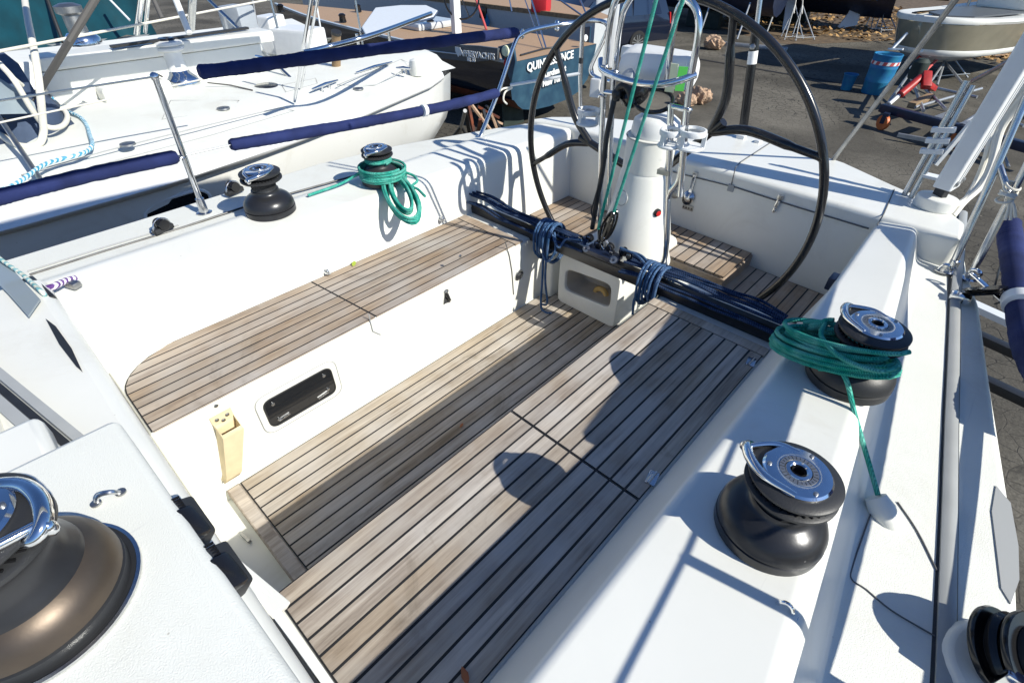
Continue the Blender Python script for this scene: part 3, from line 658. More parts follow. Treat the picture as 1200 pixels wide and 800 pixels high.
# left coil
wl = Zp(447, 212, .640)
segs = []
segs.append([wl + Vector((.052 * math.cos(t), .052 * math.sin(t), .092 + .034 * t / 28)) for t in [28 * k / 120 for k in range(121)]])
segs.append([wl + Vector((.058 * math.cos(t), .058 * math.sin(t), .097 + .02 * t / 16)) for t in [16 * k / 70 for k in range(71)]])
segs.append(loops(wl + Vector((.02, .0, .022)), Vector((1, .2, 0)).normalized(), Vector((-.2, 1, 0)).normalized(), .112, .10, 6, .06, .08))
A = Zp(462, 208, .66); Bp = Zp(482, 262, .56); lat = (Zp(497, 240, .62) - Zp(458, 236, .63)) / 2
mid = (A + Bp) / 2; up_ = (A - Bp) / 2; nn = lat.cross(up_).normalized(); nn = nn if nn.dot(CAM - mid) > 0 else -nn
segs.append(loops(mid, up_.normalized(), lat.normalized(), up_.length * 1.0, lat.length * .95, 8, .035, .09, nrm=nn))
segs.append(loops(mid + up_ * .15, up_.normalized(), lat.normalized(), up_.length * .75, lat.length * .55, 5, .035, .15, nrm=nn))
segs.append(catmull([wl + Vector((.05, .06, .05)), Zp(483, 205, .67), Zp(489, 212, .665), Zp(483, 218, .655), Zp(490, 222, .65), Zp(498, 230, .645)], 5))
segs.append(catmull([wl + Vector((-.04, -.06, .06)), Zp(400, 215, .66), Zp(361, 229, .652)], 5))
rope('rope_coil', 'green rope coil hanging from the left aft winch over the white coaming', segs, .0064, 'teal_rope', 'green sheet ropes')

# fairlead blister where the green rope enters the deck
t = thing('rope_fairlead', 'white teardrop fairlead where the green rope runs into the right side deck', 'fairlead', Zp(1035, 605, .5))
q0 = Zp(1026, 582, .54); q1 = Zp(1050, 628, .49)
MB().tube([q0, q0 * .7 + q1 * .3, q0 * .3 + q1 * .7, q1], [.024, .030, .024, .004], 20).build('body', 'gelcoat', t, angle=60)

# ------------------------------------------------------------------ steering wheel
WC = Vector((.008, 2.40, .658)); WR = .759; WT = -.119
wx_ = Vector((1, 0, 0)); wz_ = Vector((0, math.sin(WT), math.cos(WT))); wn_ = wx_.cross(wz_)
def Wp(px, py, off=0):
    d = ray(px, py); n_ = wn_; k = (WC + n_ * off - CAM).dot(n_) / d.dot(n_); return CAM + d * k
sw = thing('helm_wheel', 'large thin black steering wheel standing behind the white pedestal', 'steering wheel', WC)
MB().torus(WC, WR, .0165, wn_, 120, 14).build('rim', 'carbon_black', sw)
MB().lathe([(.055, -.03), (.06, -.01), (.06, .02), (.03, .035), (.025, .15)], WC, -wn_ if wn_.y > 0 else wn_, 28).build('hub', 'dull_steel', sw)
def rimpt(p): d = p - WC; return WC + d.normalized() * WR
def spoke(j, ra, rb):
    j = Wp(*j); a = rimpt(Wp(*ra)); b_ = rimpt(Wp(*rb)); m = MB()
    m.tube(catmull([WC, WC * .5 + j * .5, j], 5), .019, 10)
    m.tube(catmull([WC * .15 + j * .85, j * .75 + a * .25, a * .72 + j * .28, a], 6), [.018] * 12 + [.014] * 6 + [.018], 10)
    m.tube(catmull([WC * .15 + j * .85, j * .75 + b_ * .25, b_ * .72 + j * .28, b_], 6), [.018] * 12 + [.014] * 6 + [.018], 10)
    m.build('spoke', 'carbon_black', sw)
spoke((680, 160), (657, 64), (629, 193)); spoke((848, 143), (860, 16), (964, 186))
lo = WC - wz_ * .5
m = MB(); m.tube([WC, WC - wz_ * .55], .019, 10); m.tube(catmull([WC - wz_ * .5, WC - wz_ * .6 + wx_ * .06, WC - wz_ * .72 + wx_ * .22], 5), .016, 10); m.tube(catmull([WC - wz_ * .5, WC - wz_ * .6 - wx_ * .06, WC - wz_ * .72 - wx_ * .22], 5), .016, 10); m.build('spoke', 'carbon_black', sw)

# ------------------------------------------------------------------ pedestal
PC = Vector((.045, 2.285, 0))
ped = thing('steering_pedestal', 'white steering pedestal with a tapered column and an open locker box at its foot', 'pedestal', (.0, 2.25, 0))
# foot box with a rounded opening in its front face
y0 = 2.08; bx0, bx1, bz1 = -.252, .122, .315
outer = rounded([(bx0, .0), (bx1, .0), (bx1, bz1), (bx0, bz1)], [.004, .02, .045, .03], 6)
oc = [Yp(663, 315, y0), Yp(716, 334, y0), Yp(714, 362, y0), Yp(661, 340, y0)]
inner = rounded([(oc[3].x, oc[3].z), (oc[2].x, oc[2].z), (oc[1].x, oc[1].z), (oc[0].x, oc[0].z)], .04, 6)
N = len(outer); cx_ = sum(p[0] for p in inner) / len(inner); cz_ = sum(p[1] for p in inner) / len(inner)
def resamp(poly, cx, cz, n=64):
    out = []
    for k in range(n):
        a = 2 * PI * k / n; d = Vector((math.cos(a), math.sin(a))); best = None
        for i in range(len(poly)):
            p = Vector(poly[i]) - Vector((cx, cz)); q = Vector(poly[(i + 1) % len(poly)]) - Vector((cx, cz)); e = q - p
            den = d.x * e.y - d.y * e.x
            if abs(den) < 1e-9: continue
            t_ = (p.x * e.y - p.y * e.x) / den; s_ = (p.x * d.y - p.y * d.x) / den
            if t_ > 0 and -1e-6 <= s_ <= 1 + 1e-6: best = t_ if best is None else max(best, t_)
        out.append((cx + d.x * best, cz + d.y * best))
    return out
po = resamp(outer, cx_, cz_); pi_ = resamp(inner, cx_, cz_)
mid_ = [(a[0] * .12 + b_[0] * .88, a[1] * .12 + b_[1] * .88) for a, b_ in zip(po, pi_)]
rows = [[(x, 2.62, z) for x, z in po], [(x, y0 + .02, z) for x, z in po], [(a[0] * .97 + b_[0] * .03, y0 + .004, a[1] * .97 + b_[1] * .03) for a, b_ in zip(po, pi_)],
        [(a[0] * .93 + b_[0] * .07, y0, a[1] * .93 + b_[1] * .07) for a, b_ in zip(po, pi_)], [(x, y0, z) for x, z in mid_], [(x, y0 + .006, z) for x, z in pi_], [(x, y0 + .02, z) for x, z in pi_]]
box_ = MB().loft(rows, closed=True).build('locker_box', 'gelcoat', ped, angle=50)
b = MB(); b.loft([[(x, y0 + .02, z) for x, z in pi_], [(x, y0 + .16, z) for x, z in pi_]], closed=True); b.face([(x, y0 + .16, z) for x, z in pi_]); b.build('box_lining', 'beige_inside', box_)
pf = Yp(704, 345, y0 + .10); MB().torus(pf, .035, .014, (0, 1, 0), 28, 10).build('foam_ring', 'yellow_foam', box_)
MB().lathe([(.19, .316), (.185, .33), (.175, .36), (.165, .45), (.14, .58), (.122, .69), (.113, .745), (.106, .762)], PC, n=48).build('column', 'gelcoat', ped, angle=60)
MB().lathe([(.108, .762), (.1085, .77), (.1075, .90), (.104, .905)], PC, n=48).build('collar', 'gelcoat', ped)
q = [(.103, .906), (.103, .925), (.098, .965), (.07, .985), (.0, .99)]
MB().lathe(q, PC + Vector((0, .02, 0)), n=48).build('dome', 'white_plastic', ped, angle=60)
MB().tube([PC + Vector((.1095 * math.cos(t), .1095 * math.sin(t), .903)) for t in [2 * PI * k / 40 for k in range(40)]], .0025, 6, closed=True).build('clamp_band', 'grey_seam', ped)
def on_col(px, py, rr=.165):
    # point on the column surface
    d = ray(px, py); k = 1.0; o = CAM
    for i in range(4000):
        k += .001; p = CAM + d * k
        rad = lerp(p.z, [(.18, .25), (.26, .215), (.33, .19), (.45, .165), (.58, .14), (.69, .122), (.745, .113), (.9, .107)])
        if (p.x - PC.x) ** 2 + (p.y - PC.y) ** 2 < rad * rad: return p
    return Yp(px, py, 2.1)
p = on_col(729, 232); nrm = Vector((p.x - PC.x, p.y - PC.y, .03)).normalized()
pl_ = MB().lathe([(.032, -.002), (.032, .004), (.027, .006), (.0, .0065)], p, nrm, 32).build('inspection_cap', 'gelcoat', ped)
MB().torus(p + nrm * .003, .033, .0018, nrm, 32, 6).build('cap_seam', 'grey_seam', pl_)
p = on_col(770, 249); nrm = Vector((p.x - PC.x, p.y - PC.y, .0)).normalized()
MB().lathe([(.018, -.004), (.018, .006), (.013, .007), (.012, .012), (.0, .013)], p, nrm, 24).build('button_ring', 'black_matte', ped)
MB().lathe([(.012, .006), (.012, .0145), (.0, .0155)], p, nrm, 24).build('stop_button', 'red_plastic', ped)

# ------------------------------------------------------------------ pedestal guard
g = thing('pedestal_guard', 'bent stainless tube guard rising around the steering pedestal', 'guard rail', (.04, 2.15, .3))
def tb(pts, r=.0125, name='tube', m='chrome', par=None, n=12, k=6): return MB().tube(catmull(pts, k), r, n).build(name, m, par or g)
def P(px, py, y=2.13): return Yp(px, py, y)
top1 = P(740, -26); 
tb([P(703, 285), P(704, 200), P(707, 110), P(711, 60), P(717, 15), P(727, -8), P(742, -18)])
tb([P(713, 240, 2.22), P(716, 150, 2.22), P(720, 85, 2.22), P(728, 25, 2.22), P(738, 0, 2.22), P(750, -12, 2.22)], .012)
tb([P(781, 100, 2.22), P(786, 60, 2.22), P(792, 20, 2.22), P(800, 2, 2.22), P(808, -4, 2.2)], .012)
tb([P(797, 230), P(803, 150), P(808, 100), P(817, 50), P(819, 25), P(814, 8), P(803, -2), P(790, -6)])
tb([P(704, 70, 2.16), P(706, 82, 2.12), P(722, 90, 2.06), P(745, 97, 2.05), P(772, 99, 2.06), P(795, 95, 2.09), P(815, 88, 2.14)], .0125, 'ring_rail')
tb([P(708, 108), P(722, 110)], .010); tb([P(785, 124), P(810, 130)], .010)
tb([P(786, 122), P(785, 160), P(783, 230), P(781, 285)], .0125)
tb([P(797, 230), P(799, 195), P(795, 212), P(786, 224), P(783, 232)][1:], .0125)
tb([P(781, 285), P(778, 305), P(768, 318)], .0115)
b = MB()
for q in ((709, 78), (721, 84), (781, 97), (808, 90), (706, 112), (806, 128)): b.torus(P(*q), .0135, .005, (0, .2, 1), 16, 8)
b.build('clamp', 'steel', g)
bb_ = MB(); bb_.bar(P(772, 200), P(786, 203), .03, .02); bb_.build('bracket', 'dull_steel', g)
# black conduit up the left leg
tag(MB().tube(catmull([P(694, 268, 2.09), P(699, 238, 2.09), P(706, 200, 2.09), P(711, 160, 2.09), P(718, 125, 2.10), P(723, 108, 2.12), P(731, 100, 2.14)], 6), .0115, 10).build('cable_conduit', 'black_matte'), 'black cable conduit running up the left leg of the pedestal guard', 'cable')
tag(MB().tube(catmull([P(697, 262, 2.07), P(693, 248, 2.07), P(696, 236, 2.07), P(702, 215, 2.08)], 6), .0035, 8).build('thin_cable', 'black_matte'), 'thin loose black cable looping beside the conduit at the column foot', 'cable')

def ring_holder(name, label, c, r, h, mtl, arm, group, double=False):
    t = thing(name, label, 'cup holder', c, group)
    c = Vector(c)
    MB().lathe([(r - .003, h - .011), (r + .004, h - .010), (r + .006, h), (r + .004, h + .010), (r - .003, h + .011), (r - .004, h)], c, n=36, cap=False).build('ring', mtl, t)
    MB().lathe([(r + .004, 0), (r + .006, .006), (r + .002, .012), (r - .006, .009), (0, .009)], c, n=32).build('base_dish', mtl, t)
    b = MB()
    for a in (.4, 2.6, 4.4): b.bar(c + Vector((r * math.cos(a), r * math.sin(a), .004)), c + Vector((r * math.cos(a), r * math.sin(a), h)), .016, .006)
    b.bar(c + Vector((0, 0, h * .9)) + (Vector(arm) - c - Vector((0, 0, h * .9))).normalized() * r, arm, .02, .016); b.build('bracket', mtl, t)
    return t
ring_holder('cup_holder', 'two tier cup holder in shade on the left of the pedestal guard', P(688, 146, 2.13), .042, .055, 'white_plastic', P(706, 128), None)
ring_holder('cup_holder', 'smaller white cup holder clipped close to the right leg of the guard', P(783, 172, 2.09), .037, .055, 'white_plastic', P(795, 160), 'sunlit cup holders')
ring_holder('cup_holder', 'larger white cup holder at the outer right side of the guard', P(808, 174, 2.12), .046, .06, 'white_plastic', P(797, 160), 'sunlit cup holders')
# instrument pod
pod = thing('instrument_pod', 'white instrument housing with a cream and green label inside the pedestal guard', 'instrument pod', P(760, 100, 2.3))
c0 = P(724, 93, 2.27); c1 = P(800, 110, 2.27)
X = (c1 - c0); X.z = 0; Wd = X.length; X.normalize(); Yv = Vector((0, 0, 1)).cross(X)
prof = rounded([(0, 0), (.10, -.01), (.14, .03), (.135, .085), (.08, .135), (.015, .11), (-.01, .05)], .02, 4)
rows = [[c0 + X * xx + Yv * (a * sc) + Vector((0, 0, b_ * sc + (1 - sc) * .05)) for a, b_ in prof] for xx, sc in ((0, .75), (.02, .95), (.05, 1), (Wd * .55, 1), (Wd - .03, .98), (Wd - .01, .92))]
MB().loft(rows, closed=True, cap=True).build('housing', 'white_plastic', pod, angle=50)
a = P(742, 62, 2.36); MB().box(a, (.10, .05, .05), None, .012).build('top_box', 'white_plastic', pod)
e = P(789, 92, 2.22); MB().box(e + Vector((-.008, 0, 0)), (.035, .004, .10), Matrix.Rotation(.2, 3, 'Z')).build('label', 'cream_label', pod)
MB().box(e + Vector((.028, .012, .0)), (.034, .004, .085), Matrix.Rotation(.45, 3, 'Z')).build('label', 'green_label', pod)
# compass + black bracket
t = thing('compass', 'black compass bracket with a hoop mounted inside the pedestal guard', 'compass', P(745, 115, 2.15))
b = MB(); b.lathe([(.05, -.02), (.058, 0), (.055, .03), (.03, .05), (0, .055)], P(744, 112, 2.16), (-.3, -.5, .8), 28); b.build('bowl', 'black_gloss', t)
b = MB(); b.tube(catmull([P(722, 118, 2.1), P(725, 104, 2.1), P(732, 101, 2.1), P(738, 108, 2.1), P(741, 122, 2.1)], 6), .014, 10); b.ball(P(723, 110, 2.1), .022); b.build('bracket', 'black_matte', t)
MB().torus(P(766, 118, 2.16), .072, .0085, (.15, -.35, 1), 36, 10).build('hoop', 'black_gloss', t)
MB().lathe([(.03, 0), (.032, .02), (.0, .03)], P(737, 92, 2.2), (-.3, -.6, .6), 24).build('cap', 'grey_plastic', t)
# small white sensor box at left
t = MB().box(P(698, 103, 2.2), (.045, .03, .075), Matrix.Rotation(.3, 3, 'Z'), .008).build('sensor_box', 'white_plastic'); tag(t, 'small white sensor box hanging left of the guard ring rail', 'sensor box')

# ------------------------------------------------------------------ mainsheet traveller
trv = thing('mainsheet_traveller', 'black mainsheet traveller beam spanning the cockpit in front of the pedestal', 'traveller', (0, 2.0, .36))
ty = 2.0
MB().bar((-.85, ty, .388), (.90, ty, .410), .062, .052, bev=.007).build('beam', 'black_anodised', trv)
MB().bar((-.84, ty - .01, .419), (.88, ty - .01, .444), .034, .014).build('track', 'black_matte', trv)
MB().box((-.845, ty, .395), (.022, .10, .11), None, .006).build('end_cap', 'black_matte', trv)
cx0 = P(705, 300, ty - .02); cx0.z = .455
car = MB().box((cx0.x, ty - .01, .452), (.17, .07, .022), None, .006).build('car', 'navy_paint', trv)
for dx in (-.075, .075):
    MB().lathe([(.012, 0), (.017, .002), (.017, .006), (.008, .008), (.006, .004), (0, .004)], (cx0.x + dx, ty - .036, .458), (0, -1, .9), 20).build('sheave', 'dull_steel', car)
for dx, dy, s_, m_ in ((-.035, .01, .9, 'black_gloss'), (.015, .025, .85, 'black_matte'), (-.10, .03, .75, 'black_gloss'), (.085, .03, .9, 'black_gloss'), (.125, .015, .7, 'black_matte'), (-.13, .0, .6, 'black_matte'), (.05, -.01, .55, 'black_gloss')):
    rnd_ax = Vector((random.uniform(-.5, .5), -1, random.uniform(-.3, .6))).normalized(); c_ = Vector((cx0.x + dx, ty - .01 + dy, .482))
    k_ = MB().lathe([(.010, -.013), (.021, -.013), (.024, -.010), (.024, -.006), (.017, -.002), (.017, .002), (.024, .006), (.024, .010), (.021, .013), (.010, .013)], c_, rnd_ax, 22)
    for v_ in k_.bm.verts: v_.co = c_ + (v_.co - c_) * s_
    o_ = k_.build('block', m_, car)
    MB().tube([c_ + Vector((-.014, -.006, -.018)) * s_, c_ + Vector((-.008, -.014, .012)) * s_, c_ + Vector((.008, -.014, .014)) * s_, c_ + Vector((.016, -.006, -.018)) * s_], .0032, 7).build('shackle', 'chrome', o_)
# mainsheet block (black, upright) and teal parts of the sheet
mb_ = P(712, 262, ty); mt_ = P(718, 250, ty + .0)
t = thing('mainsheet_block', 'black upright mainsheet block with a steel shackle above the traveller car', 'pulley block', P(708, 278, ty))
ax = (P(720, 249, ty) - P(706, 282, ty)); L_ = ax.length; ax.normalize(); lat = ax.cross(Vector((0, 1, 0))).normalized()
for sgn in (-1, 1):
    b = MB(); c_ = P(713, 265, ty) + Vector((0, sgn * .013, 0))
    b.tube([c_ + ax * (L_ * .5 * math.sin(a)) + lat * (.022 * math.cos(a)) for a in [2 * PI * k / 24 for k in range(24)]], .0055, 8, closed=True); b.bar(c_ - ax * L_ * .48, c_ + ax * L_ * .48, .010, .004, up=(0, 1, 0)); b.build('cheek', 'black_gloss', t)
MB().lathe([(.017, -.01), (.012, 0), (.017, .01)], P(715, 258, ty) + Vector((0, .003, 0)), (0, 1, 0), 24).build('sheave', 'dull_steel', t)
MB().tube([P(706, 276, ty), P(704, 286, ty), P(708, 292, ty), P(712, 285, ty)], .005, 8, closed=True).build('shackle', 'chrome', t)
def up_line(a, b_, k): return [a, b_, a + (b_ - a) * k]
a0 = P(701, 268, ty - .005); a1 = P(771, -8, ty - .1); b0 = P(717, 255, ty - .005); b1 = P(802, -5, ty - .1)
rope('mainsheet', 'pair of taut green mainsheet lines rising from the block above the traveller', [up_line(a0, a1, (2.02 - a0.z) / (a1.z - a0.z)), up_line(b0, b1, (2.02 - b0.z) / (b1.z - b0.z))], .0068, 'teal_rope', 'green sheet ropes')
# traveller control lines lying along the beam
segs = []
rnd = random.Random(3)
for k in range(9):
    dy = -.052 + .012 * k; pts = []
    x1_ = cx0.x - .10
    for i in range(7):
        f = i / 6; x = -.83 + (x1_ + .83) * f
        pts.append((x, ty + dy * (1 - .3 * f) + rnd.uniform(-.006, .006), .442 - (.03 if k < 2 else 0) + .03 * math.exp(-((f - .08) / .2) ** 2) + rnd.uniform(0, .018) + .012 * f))
    segs.append(catmull(pts, 5))
rope('control_line', 'dark blue control lines lying along the left half of the traveller', segs, .0058, 'navy_rope')
segs = []
for k in range(9):
    dy = -.052 + .012 * k; pts = []
    for i in range(7):
        f = i / 6; x = cx0.x + .12 + (.86 - cx0.x - .12) * f
        pts.append((x, ty + dy + rnd.uniform(-.006, .006), .458 - (.03 if k < 2 else 0) + .02 * math.sin(PI * f) * (k % 3) * .6 + rnd.uniform(0, .014) + .012 * f))
    segs.append(catmull(pts, 5))
rope('control_line', 'dark blue control lines lying along the right half of the traveller', segs, .0058, 'navy_rope')
def hank(px, n, label, tail=None):
    c_ = Vector((P(px, 0, ty).x, ty, .40)); x0 = c_.x; segs = []
    pts = []
    for i in range(n * 20 + 1):
        a = 2 * PI * i / 20; k = i / (n * 20)
        pts.append(Vector((x0 + (k - .5) * .085 + .004 * math.sin(a * .37), ty - .005 + .058 * math.cos(a) * (1 + .05 * math.sin(3 * k * 7)), .415 + .075 * math.sin(a) + (-.02 if math.sin(a) < 0 else 0))))
    segs.append(pts)
    if tail: segs += tail
    return rope('rope_hank', label, segs, .0058, 'blue_rope')
def xpos(px, py): return P(px, py, ty).x
HX1 = xpos(645, 282); HX2 = xpos(768, 328)
def hank3(x0, n, label, tail):
    pts = []
    for i in range(n * 20 + 1):
        a = 2 * PI * i / 20; k = i / (n * 20)
        pts.append(Vector((x0 + (k - .5) * .10 + .004 * math.sin(a * .37), ty - .005 + (.062 + .012 * math.sin(k * 40)) * math.cos(a), .422 + .076 * math.sin(a) - (.028 * (1 + math.sin(k * 9)) if math.sin(a) < 0 else 0))))
    return rope('rope_hank', label, [pts] + tail, .0058, 'blue_rope')
hank3(HX1, 11, 'blue rope hank round the left half of the traveller, ends hanging to the sole',
      [catmull([(HX1, ty - .05, .38), (HX1 + .005, ty - .055, .2), (HX1 + .0, ty - .05, .03), (HX1 + .04, ty - .06, .012), (HX1 + .07, ty - .04, .01)], 6),
       catmull([(HX1 + .02, ty - .05, .38), (HX1 + .02, ty - .05, .2), (HX1 + .025, ty - .03, .05), (HX1 - .02, ty - .02, .012)], 6),
       catmull([(HX1 + .045, ty - .03, .47), (HX1 + .08, ty - .06, .40), (HX1 + .05, ty - .075, .33), (HX1 + .01, ty - .07, .36)], 6), catmull([(HX1 + .04, ty - .04, .46), (HX1 + .1, ty - .06, .42), (HX1 + .12, ty - .03, .46), (HX1 + .2, ty - .02, .48)], 6)])
hank3(HX2, 11, 'blue rope hank wound round the right half of the traveller beside the teak seat',
      [catmull([(HX2 - .03, ty - .05, .38), (HX2 - .05, ty - .06, .33), (HX2 - .045, ty - .06, .25)], 6), catmull([(HX2, ty - .04, .47), (HX2 - .1, ty, .50), (HX2 - .2, ty + .01, .50)], 6), catmull([(HX2, ty - .02, .47), (HX2 - .1, ty + .03, .49), (HX2 - .2, ty + .03, .48)], 6)])
# ================================================================== MORE FITTINGS
def tube_thing(name, label, cat, pts, r, m, group=None, k=6, n=12):
    return tag(MB().tube(catmull(pts, k), r, n).build(name, m), label, cat, group)
# starboard stanchion
sb = Zp(240, 250, .603); stp = Xp(181, 90, sb.x)
t = thing('stanchion', 'slanting steel stanchion on the left deck edge in front of the bare winch', 'stanchion', sb)
MB().tube([sb, stp], .0125, 14).build('post', 'chrome', t)
MB().lathe([(.032, 0), (.032, .006), (.019, .01), (.017, .07)], sb, (stp - sb), 20).build('base', 'steel', t)
MB().ball(stp, .0165).build('cap', 'chrome', t)
fe = sb * .42 + stp * .58
MB().torus(Xp(212, 184, sb.x), .016, .004, (0, .3, 1), 16, 8).build('eye', 'steel', t)
# starboard pushpit
pb = Zp(562, 162, .60); px_ = pb.x
def S(px, py, x=px_): return Xp(px, py, x)
pp = thing('stern_rail', 'bent steel stern rail at the far left corner of the yacht behind the wheel', 'stern rail', pb)
cr1 = Zp(681, 149, .63)
MB().tube(catmull([pb, S(585, 105), S(603, 52), S(611, 41), S(625, 35), S(655, 29, px_ + .03), S(685, 25, px_ + .12), Yp(704, 25, 3.2), Yp(712, 32, 3.22), Yp(705, 52, 3.22), Yp(694, 75, 3.22), Yp(693, 86, 3.22), Yp(703, 93, 3.2), Yp(716, 96, 3.15)], 6), .0125, 12).build('top_tube', 'chrome', pp)
MB().tube([cr1, Yp(680, 90, cr1.y), Yp(683, 27, cr1.y)], .0125, 12).build('post', 'chrome', pp)
MB().tube([S(598, 100), Yp(640, 93, (S(598, 100).y + cr1.y) / 2), Yp(681, 86, cr1.y)], .009, 10).build('mid_tube', 'white_metal', pp)
for q in ((653, 27), (653, 34)): MB().ball(S(*q, px_ + .02), .016).build('knob', 'chrome', pp)
MB().lathe([(.03, 0), (.03, .006), (.017, .01)], pb, n=20).build('base', 'steel', pp); MB().lathe([(.03, 0), (.03, .006), (.017, .01)], cr1, n=20).build('base', 'steel', pp)
MB().torus(S(612, 40), .021, .006, (1, .2, 0), 18, 8).build('eye', 'chrome', pp)
MB().lathe([(.0135, -.015), (.0135, .015)], Yp(681, 71, cr1.y), n=14).build('clip', 'black_matte', pp)
# lifelines
tube_thing('lifeline', 'white upper lifeline wire running left from the top of the left stanchion', 'lifeline', [stp, S(0, 118, sb.x), S(-60, 128, sb.x)], .0038, 'white_rope', n=8)
tube_thing('lifeline', 'short bare wire between the stanchion foot and the lower blue cover', 'lifeline', [Xp(212, 183, sb.x), Xp(270, 170, sb.x)], .003, 'steel', n=8)
def cover(name, label, pts, r, group, n=40, k=26):
    C_ = catmull(pts, k); rnd = random.Random(len(label)); b = MB(); N = len(C_); bm = b.bm
    rad = [r * (1 + rnd.uniform(-.05, .05) * (.15 if r > .045 else .7)) for _ in C_]; rad[0] *= .75; rad[-1] *= .75
    b.tube(C_, rad, 24)
    from mathutils import noise
    b.bm.normal_update()
    for v_ in b.bm.verts:
        q_ = v_.co; v_.co = q_ + v_.normal * (min(r, .028) if r < .045 else .004) * (.12 * noise.noise(q_ * 6) + .05 * noise.noise(Vector((q_.x * 24, q_.y * 24, q_.z * 12))))
    return tag(b.build(name, 'navy_cloth'), label, 'lifeline cover', group)
G_ = 'blue lifeline covers'
cover('lifeline_cover', 'upper blue lifeline cover running to the top of the left stern rail', [S(233, 85, sb.x), S(300, 77, sb.x), S(400, 63, (sb.x + px_) / 2), S(500, 51, px_), S(606, 38, px_)], .027, G_)
cover('lifeline_cover', 'lower blue lifeline cover at the far left, ending at the slanting stanchion', [S(-60, 246, sb.x), S(0, 231, sb.x), S(100, 206, sb.x), S(208, 183, sb.x)], .027, G_)
lc = cover('lifeline_cover', 'lower blue lifeline cover tied with a white band in front of the grey hull', [S(270, 170, sb.x), S(350, 157, sb.x), S(450, 139, px_ - .05), S(520, 125, px_), S(583, 109, px_)], .026, G_)
MB().tube([S(495, 130, px_) , S(499, 129.4, px_)], .030, 18).build('tie_band', 'white_plastic', lc)
tube_thing('lashing', 'white cord lashing between the lower blue cover and the left stern rail', 'lashing', [S(583, 109), S(590, 104), S(600, 103), S(592, 108), S(590, 117), S(594, 122)], .0055, 'white_rope', n=8)
# port stern rail: tubes at the right edge
pr_ = thing('stern_rail', 'bundle of steel stern rail tubes at the right edge with a knotted white lashing', 'stern rail', Zp(1116, 312, .52))
ib = Zp(1115, 314, .52); ob = Zp(1137, 324, .52)
def V_(b0, px, py, dx=0, dy=0): return Xp(px, py, b0.x + dx)
it = Yp(1204, 112, ib.y + .12)
MB().tube([ib, Yp(1160, 214, ib.y + .05), it, it + (it - ib) * .5], .0135, 14).build('tube', 'steel', pr_)
ot = Yp(1212, 178, ob.y + .06)
MB().tube([ob, ot, ot + (ot - ob) * .6], .0135, 14).build('tube', 'steel', pr_)
for q in (ib, ob): MB().lathe([(.03, 0), (.03, .008), (.018, .012), (.016, .05)], q - Vector((0, 0, .015)), n=18).build('base', 'chrome', pr_)
br = Yp(1176, 196, ob.y); MB().tube([Yp(1170, 190, ob.y + .1), Yp(1181, 224, ob.y + .03), Yp(1182, 240, ob.y + .02)], .011, 10).build('tube', 'steel', pr_)
lash = Yp(1181, 228, ob.y + .02); b = MB()
for k in range(5): b.torus(lash + Vector((0, .004 * k, .012 * k - .02)), .024, .0045, (random.uniform(-.4, .4), random.uniform(-.4, .4), 1), 18, 6)
for a in ((1178, 258), (1184, 258), (1190, 255)): b.tube(catmull([lash, (lash + Yp(*a, ob.y - .02)) / 2 + Vector((.006, 0, 0)), Yp(*a, ob.y - .02)], 4), .005, 6)
b.build('lashing', 'white_rope', pr_)
# second rail pair further aft with a white plastic bracket
ab = Zp(1060, 228, .638)
ar = thing('rail_post', 'pair of steel rail tubes with a white clip bracket beside the square white post', 'rail post', ab)
a2 = Zp(1068, 231, .638); tA = Yp(1133, 95, ab.y + .06); tB = Yp(1140, 100, a2.y + .08)
MB().tube([ab, tA], .0125, 12).build('tube', 'steel', ar); MB().tube([a2, tB], .0125, 12).build('tube', 'steel', ar)
b = MB(); uu = (tA - ab).normalized()
for k in range(3):
    c_ = ab + uu * (.20 + .045 * k); b.box(c_ + Vector((.012, 0, 0)), (.085, .03, .022), Matrix.Rotation(R(-10), 3, 'Y'), .004)
b.bar(ab + uu * .15 + Vector((.05, 0, 0)), ab + uu * .34 + Vector((.09, 0, 0)), .02, .014); b.bar(ab + uu * .15 + Vector((.03, 0, -.03)), ab + uu * .27 + Vector((.02, 0, 0)), .018, .012); b.bar(ab + uu * .13 + Vector((.03, 0, -.03)), ab + uu * .1 + Vector((.09, 0, 0)), .05, .012)
b.build('clip_bracket', 'white_metal', ar)
# square white post
wb = Zp(1093, 243, .638)
wp_ = thing('white_post', 'thick white aluminium post bolted in a socket on the right stern corner', 'post', wb)
up2 = Vector((.035, .02, 1)).normalized()
MB().lathe([(.068, 0), (.07, .02), (.068, .05), (.05, .055), (0, .055)], wb, n=32, sx=1.15).build('socket', 'gelcoat', wp_, bevel=.004)
base = wb + Vector((.005, 0, .10))
sec = rounded([(-.062, -.035), (.062, -.035), (.062, .035), (-.062, .035)], .014, 4)
q = up2.to_track_quat('Z', 'Y').to_matrix(); rz = Matrix.Rotation(R(-38), 3, 'Z')
b = MB(); rows = [[base + q @ (rz @ Vector((a, c_, 0))) + up2 * h for a, c_ in sec] for h in (0, 2.4)]; b.loft(rows, closed=True, cap=True)
post = b.build('mast_section', 'white_metal', wp_, angle=30)
b = MB()
for s_ in (-.018, .02): b.tube([base + q @ (rz @ Vector((s_, -.0355, 0))) + up2 * h for h in (.02, 2.35)], .002, 6)
b.build('groove', 'grey_seam', post)
b = MB(); b.box(wb + Vector((0, 0, .08)), (.05, .025, .08), rz); b.build('hinge_fork', 'black_matte', wp_)
b = MB()
for s_ in (-.04, .04): b.lathe([(.012, 0), (.012, .006), (.006, .009)], base + q @ (rz @ Vector((s_, -.035, 0))) + up2 * .03, q @ (rz @ Vector((0, -1, 0))), 14)
b.build('bolt', 'dull_steel', wp_)
